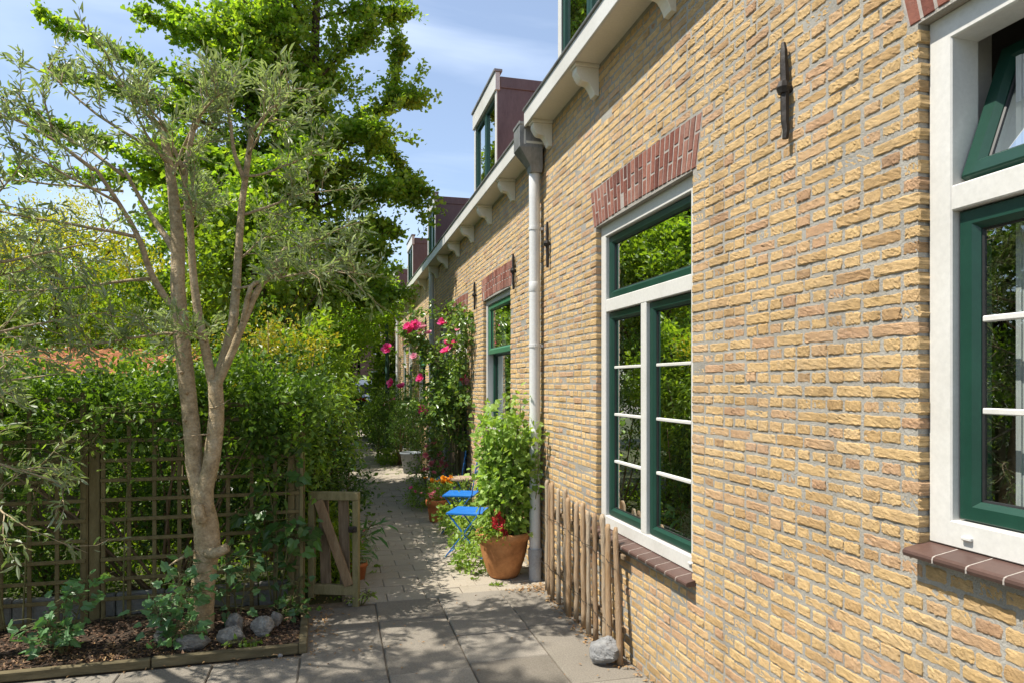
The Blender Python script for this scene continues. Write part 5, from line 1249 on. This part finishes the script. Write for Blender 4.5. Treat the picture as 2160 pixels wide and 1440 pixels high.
def bloom_obj(name, centers, rad, mat, parent, layers=((9, 1.0, .35), (8, .8, .8), (6, .5, 1.4)), axis=(-.4, -.5, .7)):
    """each flower is a child of its own: whorls of cupped petals"""
    for c in centers:
        c = np.array(c); ax = unit((np.array(axis) + rng.normal(0, .45, 3))[None])[0]; u = np.cross(ax, [.3, .9, .1]); u /= np.linalg.norm(u); w = np.cross(ax, u)
        P, D, N, L = [], [], [], []
        r = rad * rng.uniform(.8, 1.15)
        for (n, s, lift) in layers:
            o = rng.uniform(0, 6)
            for k in range(n):
                a = o + 2 * math.pi * k / n + rng.normal(0, .12); rd = u * math.cos(a) + w * math.sin(a)
                P.append(c + rd * r * .08); D.append(rd + ax * lift); N.append(ax - rd * lift * .5); L.append(r * s * rng.uniform(.85, 1.1))
        L = np.array(L); leaf_obj(name, np.array(P), np.array(D), np.array(N), L, L * .95, 'petal', M[mat], parent)

t = thing('celosia', (1.33, 5.65, .34), 'crimson plumed flower with reddish leaves at the front of the large pot', 'flower')
b = MB()
heads = []
for (dx, dy, h) in ((0, 0, .20), (-.035, -.01, .13), (.03, .0, .15), (.015, -.03, .10), (-.02, .02, .16), (.045, -.02, .06)):
    b.tube([(1.34 + dx * .3, 5.61 + dy * .3, .33), (1.34 + dx, 5.59 + dy, .36 + h)], [.004, .003], 5); heads.append((1.34 + dx, 5.59 + dy, .36 + h))
b.build('stem', M['stem'], t)
P = np.concatenate([np.array(h) + rng.normal(0, 1, (60, 3)) * np.array([.014, .014, .022]) for h in heads]); D = rdir(len(P)) + np.array([0, 0, 1.2])
leaf_obj('plume', P, D, up_normals(len(P)), rng.uniform(.014, .03, len(P)), .010, 'leaf', M['p_red'], t)
P = np.array([(1.33 + rng.normal(0, .05), 5.62 + rng.normal(0, .05), .36 + rng.uniform(0, .1)) for _ in range(70)]); leaf_obj('foliage', P, rdir(70) + np.array([0, 0, .2]), up_normals(70), .05, .016, 'lance', M['l_bright'], t)
shrub('pot_greens', (1.28, 5.68, .33), 'small fresh green seedlings spilling over the left rim of the large pot', 'plant', [((1.28, 5.66, .42), (.10, .10, .09)), ((1.40, 5.6, .42), (.08, .06, .07))], 50, 10, .035, 'leaf', M['l_bush'], 4, twig=(.03, .08), spread=.02, zmin=.3, aspect=.45, stem_r=.003, stem_mat='stem')

t = thing('flowering_plant', (PS[0], PS[1], .25), 'orange yellow marigold flowers with pink ones in the small orange pot', 'flowers')
P, D, _ = clump_points([((PS[0], PS[1], .30), (.12, .12, .10)), ((PS[0] + .06, PS[1] + .05, .40), (.13, .12, .09))], 60, 14, (.03, .1), .02, .2, .6)
leaf_obj('foliage', P, D, up_normals(len(P)), .03, .012, 'lance', M['l_bush'], t)
bloom_obj('yellow_flower', [(PS[0] + rng.normal(.07, .075), PS[1] + rng.normal(.02, .06), .49 + rng.normal(0, .018)) for _ in range(17)], .030, 'p_yellow', t, ((9, 1, .25), (7, .7, .7)), (-.1, -.4, 1))
bloom_obj('pink_flower', [(PS[0] + rng.normal(-.03, .06), PS[1] + rng.normal(-.03, .06), .36 + rng.normal(0, .03)) for _ in range(18)], .024, 'p_rose', t, ((7, 1, .5),), (-.1, -.5, 1))

shrub('nasturtium', (1.40, 6.3, 0), 'low bright green leaves spreading at the foot of the large pot and chairs', 'plant', [((1.22, 6.05, .08), (.16, .22, .13)), ((1.42, 6.9, .10), (.24, .5, .16)), ((1.40, 7.6, .12), (.25, .45, .18))], 260, 14, .034, 'ovate', M['l_bush'], 6, twig=(.04, .12), spread=.03, aspect=.8, stem_r=.003, stem_mat='stem', zmin=.01)
t = shrub('lobelia', (1.55, 8.0, 0), 'straggling green plant with small violet flowers under the little table', 'plant', [((1.56, 8.0, .25), (.15, .45, .22)), ((1.5, 8.5, .2), (.2, .4, .2))], 150, 14, .03, 'leaf', M['l_bush'], 5, twig=(.05, .14), spread=.03, stem_r=.003, stem_mat='stem')
bloom_obj('violet_flower', [(1.45 + rng.normal(0, .07), 7.9 + rng.normal(0, .3), .3 + rng.normal(0, .07)) for _ in range(14)], .02, 'p_violet', t, ((6, 1, .3),))

def pY(x, y, Y):      # direction through the photograph, met at wall-parallel distance Y
    c, s = math.cos(YAW), math.sin(YAW); a = (x - 1080) / 1440; b_ = -(y - 808) / 1440
    d = np.array([a * c + s, -a * s + c, b_]); k = Y / d[1]; return d * k + np.array([0, 0, 1.68])

# climbing rose on the second house
T = Tree('climbing_rose', (1.62, 9.15, 0), 'tall climbing rose with magenta blooms trained up the wall beside the door', 'rose')
RY = 9.2
canes = [T.limb([(1.62, 9.15, 0), (1.60, 9.1, .7), (1.55, 9.1, 1.3), (1.35, 9.2, 2.0), (1.12, 9.2, 2.45)], .016, .005, 26, 7), T.limb([(1.64, 9.2, 0), (1.66, 9.3, .9), (1.62, 9.3, 1.6), (1.55, 9.3, 2.2), (1.5, 9.3, 2.6)], .014, .004, 24, 7),
         T.limb([(1.62, 9.1, .6), (1.45, 9.0, 1.1), (1.25, 8.95, 1.5), (.98, 9.0, 1.75), (.76, 9.0, 2.1)], .010, .003, 22, 6), T.limb([(1.6, 9.1, .9), (1.64, 8.9, 1.5), (1.66, 8.8, 2.0), (1.66, 8.75, 2.45)], .010, .003, 18, 6),
         T.limb([(1.55, 9.1, 1.2), (1.3, 9.3, 1.6), (1.05, 9.3, 1.7), (.85, 9.3, 1.68)], .008, .003, 18, 6), T.limb([(1.60, 9.1, .8), (1.45, 9.25, 1.5), (1.25, 9.3, 2.1), (1.05, 9.3, 2.35)], .009, .003, 18, 6),
         T.limb([(1.5, 9.1, 1.2), (1.35, 9.0, 1.35), (1.2, 9.0, 1.3)], .006, .003, 10, 6)]
for qi, q in enumerate(canes):
    T.leafy(q, 40 if qi not in (2, 4) else 26, .05, .35, .5, .8, .7)
    if qi in (2, 4): spray(T, q, 4, .16, 9, .25, .8, .25, .003, .02, 0); continue
    spray(T, q, 15, .36, 26, .25, .8, .25, .004, .035, 2, (0, 0, -.25), .7)
T.leafy(np.array([(1.45, 9.1, 1.0), (1.5, 9.15, 1.6), (1.45, 9.15, 2.2)]), 420, .16, 0, .2, 1, .8)
for P_ in T.P: P_[:, 0] = np.minimum(P_[:, 0], 1.69)
T.finish(.068, .62, 'ovate', 'l_rose', 'stem', (.5, 1.2), .35)
bloom_obj('rose_bloom', [pY(x, y, Y) for x, y, Y in ((862, 692, 9.1), (876, 686, 9.12), (935, 683, 9.3), (955, 724, 9.0), (941, 742, 8.9), (817, 736, 9.0), (827, 808, 9.2), (846, 816, 9.2), (893, 872, 8.9), (889, 862, 8.95), (948, 720, 9.1), (888, 798, 9.0), (975, 800, 8.9), (870, 697, 9.12))], .070, 'p_pink', T.t, ((8, 1.0, .3), (8, .85, .7), (7, .6, 1.2), (5, .4, 2)))
bloom_obj('faded_bloom', [pY(x, y, Y) for x, y, Y in ((893, 692, 9.1), (904, 704, 9.1), (874, 752, 9.0), (964, 698, 8.9), (982, 806, 8.9))], .055, 'p_pale', T.t, ((8, 1.0, .2), (7, .8, .6), (5, .5, 1.2)))

t = shrub('rose_bush', (1.30, 9.75, 0), 'low pink flowered rose bush by the path in front of the reed screen', 'rose', [((1.30, 9.7, .50), (.22, .38, .42)), ((1.25, 9.3, .3), (.22, .3, .26)), ((1.45, 9.5, .75), (.18, .3, .3))], 170, 20, .036, 'leaf', M['l_rose'], 8, twig=(.08, .2), spread=.035, aspect=.6)
sp = [(903, 943), (914, 936), (922, 930), (898, 958), (928, 957), (936, 968), (932, 975), (918, 973), (910, 979), (940, 978), (903, 990), (896, 989), (893, 992), (915, 997), (938, 994), (941, 985), (900, 942), (912, 956), (934, 942), (926, 985), (905, 968)]
bloom_obj('pink_bloom', [pY(x, y, 9.3 + rng.normal(0, .08)) for x, y in sp], .043, 'p_rose', t, ((8, 1, .4), (6, .7, .9), (4, .45, 1.6)))
t = shrub('pinks', (1.05, 9.2, 0), 'tuft of thin leaves with a single magenta flower at the path edge', 'flowers', [((1.12, 9.2, .12), (.13, .3, .14))], 60, 14, .04, 'lance', M['l_bush'], 4, twig=(.04, .12), spread=.03, aspect=.25, stem_r=.003, stem_mat='stem')
bloom_obj('magenta_flower', [pY(868, 1029, 9.05), pY(876, 1036, 9.1)], .03, 'p_pink', t, ((7, 1, .4), (5, .6, 1)))

shrub('pot_shrub', (1.33, 14.2, 0), 'tall dark feathery shrub standing on the path before the third house', 'shrub', [((1.28, 14.1, .95), (.42, .5, .65)), ((1.40, 13.6, .70), (.30, .4, .5)), ((1.1, 15.0, .7), (.35, .6, .5))], 420, 26, .05, 'lance', M['l_dark'], 12, aspect=.22, stem_r=.014, up=.9)
shrub('euphorbia', (1.05, 14.6, 0), 'small lime green clump at the path edge below the dark shrub', 'plant', [((1.08, 14.4, .14), (.2, .35, .17))], 60, 18, .05, 'leaf', M['l_bright'], 4, twig=(.05, .12), spread=.04, stem_r=.003, stem_mat='stem')
shrub('potted_shrub', (1.25, 18.0, 0), 'green plants grouped along the wall near the lamp post', 'shrub', [((1.2, 17.6, .7), (.4, .8, .6)), ((1.25, 19.5, .8), (.4, .9, .7)), ((1.35, 16.4, .8), (.3, .5, .6))], 320, 26, .06, 'leaf', M['l_hedge'], 6)
shrub('potted_shrub', (.78, 21.5, 0), 'yellow green bush closing off the end of the path', 'shrub', [((.65, 21.6, .7), (.55, .5, .65)), ((1.15, 22.0, .55), (.4, .5, .5)), ((.25, 21.0, .9), (.5, .6, .8))], 320, 26, .07, 'leaf', M['l_bright'], 6)
shrub('vine', (1.6, 20.8, 0), 'bright yellow green vine climbing the far house beside the lamp post', 'climber', [((1.45, 20.6, 1.9), (.25, .7, 1.0)), ((1.5, 21.2, 1.2), (.25, .5, .9))], 200, 22, .09, 'ovate', M['l_bright'], 5, aspect=.75)
t = shrub('geranium', (.62, 20.7, 0), 'orange red flowers in front of the yellow green bush at the path end', 'flowers', [((.62, 20.6, .95), (.25, .2, .25))], 60, 16, .06, 'ovate', M['l_hedge'], 4)
bloom_obj('orange_flower', [pY(x, y, 20.3) for x, y in ((758, 842), (764, 843), (770, 842), (761, 840), (772, 844))], .06, 'p_red', t, ((7, 1, .5), (5, .6, 1)))
t = shrub('petunia', (1.0, 15.8, 0), 'magenta and violet flowers beside the foot of the lamp post', 'flowers', [((1.0, 15.7, 1.0), (.22, .25, .22))], 50, 16, .05, 'ovate', M['l_bright'], 4)
bloom_obj('magenta_flower', [pY(x, y, 15.5) for x, y in ((815, 849), (820, 845), (827, 843), (813, 852), (832, 842))], .055, 'p_pink', t, ((7, 1, .5), (5, .6, 1)))
# plants behind the gate
big_leaf_plant('hosta', (.17, 6.3, 0), 'long leaved plant arching behind the gate beside the path', 'plant', [[(.17, 6.3, 0), (.12, 6.2, .25), (.05, 6.15, .42)], [(.18, 6.3, 0), (.25, 6.2, .3), (.32, 6.15, .44)], [(.17, 6.28, 0), (.2, 6.15, .3), (.22, 6.05, .42)], [(.17, 6.28, 0), (.16, 6.1, .2), (.12, 6.0, .28)]], 16, .13, 'l_bed', 'lance', .22, jit=.07)
t = shrub('dianthus', (.20, 6.02, .13), 'grey leaved plant with tiny red flowers in the pot behind the gate post', 'flowers', [((.19, 6.02, .25), (.09, .09, .12))], 40, 12, .04, 'lance', M['l_grey'], 4, twig=(.05, .12), spread=.015, aspect=.14, stem_r=.002, stem_mat='stem', zmin=.12)
bloom_obj('red_flower', [(.19 + rng.normal(0, .05), 6.0 + rng.normal(0, .04), .36 + rng.normal(0, .03)) for _ in range(9)], .016, 'p_rose', t, ((6, 1, .4),))
shrub('fern', (-.15, 6.0, 0), 'yellow green foliage glowing in the sun behind the gate boards', 'plant', [((-.12, 5.85, .35), (.22, .25, .33)), ((.05, 5.8, .25), (.12, .18, .2))], 150, 18, .045, 'lance', M['l_bright'], 5, twig=(.06, .16), spread=.03, aspect=.35, stem_r=.003, stem_mat='stem')

# ------------------------------------------------------------------ garden shed, lamp, far street
t = thing('garden_shed', (-3.2, 9.0, 0), 'low garden shed with an orange tiled roof behind the trellis', 'shed')
b = MB(); b.box(-5.6, -1.75, 8.15, 8.20, 0, 1.70); b.box(-5.6, -5.55, 8.2, 10, 0, 1.7); b.box(-1.80, -1.75, 8.2, 10, 0, 1.7); b.box(-5.6, -1.75, 10, 10.05, 0, 1.7); b.build('wall', M['shed_wall'], t)
b = MB(); nr = 12
for r in range(nr):
    for k in range(19):
        x = -5.75 + k * .215; y = 8.0 + r * .18; z = 1.745 + r * .032
        pr = [(x + .215 * i / 6, z + .030 * math.sin(math.pi * 2 * i / 6)) for i in range(7)]
        jz = random.uniform(-.006, .006)
        b.add([(px, y, pz + jz + .02) for px, pz in pr] + [(px, y + .21, pz + jz + .052) for px, pz in pr] + [(px, y, pz + jz - .0) for px, pz in pr], [(i, i + 1, 8 + i, 7 + i) for i in range(6)] + [(14 + i, 15 + i, i + 1, i) for i in range(6)])
b.build('roof', M['orange_tile'], t)
b = MB(); b.box(-5.78, -1.62, 7.985, 8.01, 1.66, 1.755, .004); b.build('fascia', M['white'], t)

t = thing('street_lamp', (1.19, 15.95, 0), 'slender dark green lamp post with a grey lantern far along the path', 'street lamp')
b = MB(); b.tube([(1.19, 15.95, 0), (1.19, 15.95, .7)], .062, 14); b.tube([(1.19, 15.95, .7), (1.185, 15.95, 1.6), (1.17, 15.95, 3.15)], [.052, .048, .04], 14); b.tube([(1.17, 15.95, 3.15), (1.13, 15.95, 3.40), (1.0, 15.95, 3.52), (.9, 15.95, 3.53)], .022, 10); b.build('post', M['lamp_green'], t, smooth=True)
b = MB(); b.lathe((.84, 15.95, 3.50), [(.001, .12), (.06, .10), (.13, .04), (.15, -.02), (.15, -.06), (.001, -.07)], 18); b.build('lantern', M['pale_metal'], t, smooth=True)

t = thing('parked_van', (2.0, 40, 0), 'pale blue and white van parked in the street beyond the path', 'van')
def carbody(): 
    pr = [(-2.3, .35), (2.2, .35), (2.25, .9), (1.7, 1.05), (1.2, 1.75), (.9, 1.85), (-2.1, 1.85), (-2.3, 1.5)]
    b = MB(); b.v = []; n = len(pr); vs = [(2.0 + x, 39.1, z) for x, z in pr] + [(2.0 + x, 40.9, z) for x, z in pr]
    b.add(vs, [tuple(range(n)), tuple(range(n, 2 * n))[::-1]] + [(i, (i + 1) % n, n + (i + 1) % n, n + i) for i in range(n)]); return b
carbody().build('body', M['car_paint'], t, bev=.05)
b = MB(); b.box(-.2, 4.1, 39.075, 39.095, .45, .95, .01); b.build('side_panel', M['car_blue'], t)
for (xa, xb) in ((.3, 1.3), (1.4, 2.4), (2.5, 3.1)):
    b = MB(); b.box(xa, xb, 39.07, 39.092, 1.08, 1.62, .01); b.build('window', M['gasket'], t)
for x in (.6, 3.5):
    b = MB(); b.tube([(x, 39.06, .33), (x, 39.3, .33)], .33, 20); w = b.build('wheel', M['tyre'], t); b = MB(); b.tube([(x, 39.04, .33), (x, 39.07, .33)], .19, 16); b.build('rim', M['pale_metal'], w)
t = thing('metal_railing', (1.6, 29, 0), 'pale metal bicycle railing at the end of the path', 'railing')
for x in (.9, 1.5, 2.1, 2.7):
    b = MB(); b.tube([(x, 29, 0), (x, 29, 1.05)], .035, 10); b.build('post', M['pale_metal'], t)
for z in (.55, 1.03):
    b = MB(); b.tube([(.9, 29, z), (2.7, 29, z)], .025, 8); b.build('rail', M['pale_metal'], t)

def far_house(x0, x1, label):
    t = thing('brick_building', ((x0 + x1) / 2, 50, 0), label, 'building', 'brick buildings across the far street')
    b = MB(); b.box(x0, x1, 50, 58, 0, 6.2); b.build('wall', M['far_brick'], t)
    b = MB(); b.prism_y([(x0 - .2, 6.2), ((x0 + x1) / 2, 9.0), (x1 + .2, 6.2)], 49.8, 58.2); b.build('roof', M['tile'], t)
    n = int((x1 - x0) / 2.4)
    for k in range(n):
        for z in (1.0, 3.9):
            x = x0 + .8 + k * 2.4
            b = MB(); b.box(x, x + 1.2, 49.93, 49.99, z, z + 1.5); w = b.build('window', M['gasket'], t)
            b = MB(); b.box(x - .06, x + 1.26, 49.90, 49.985, z - .14, z - .002); b.box(x - .06, x + 1.26, 49.90, 49.985, z + 1.502, z + 1.60); b.build('window_trim', M['white'], w)
far_house(-8, 1.6, 'dark red brick building across the far street, left one'); far_house(1.8, 10, 'dark red brick building across the far street directly behind the lamp post')
print('LEAVES olive', olive_n, 'ginkgo', gink_n)
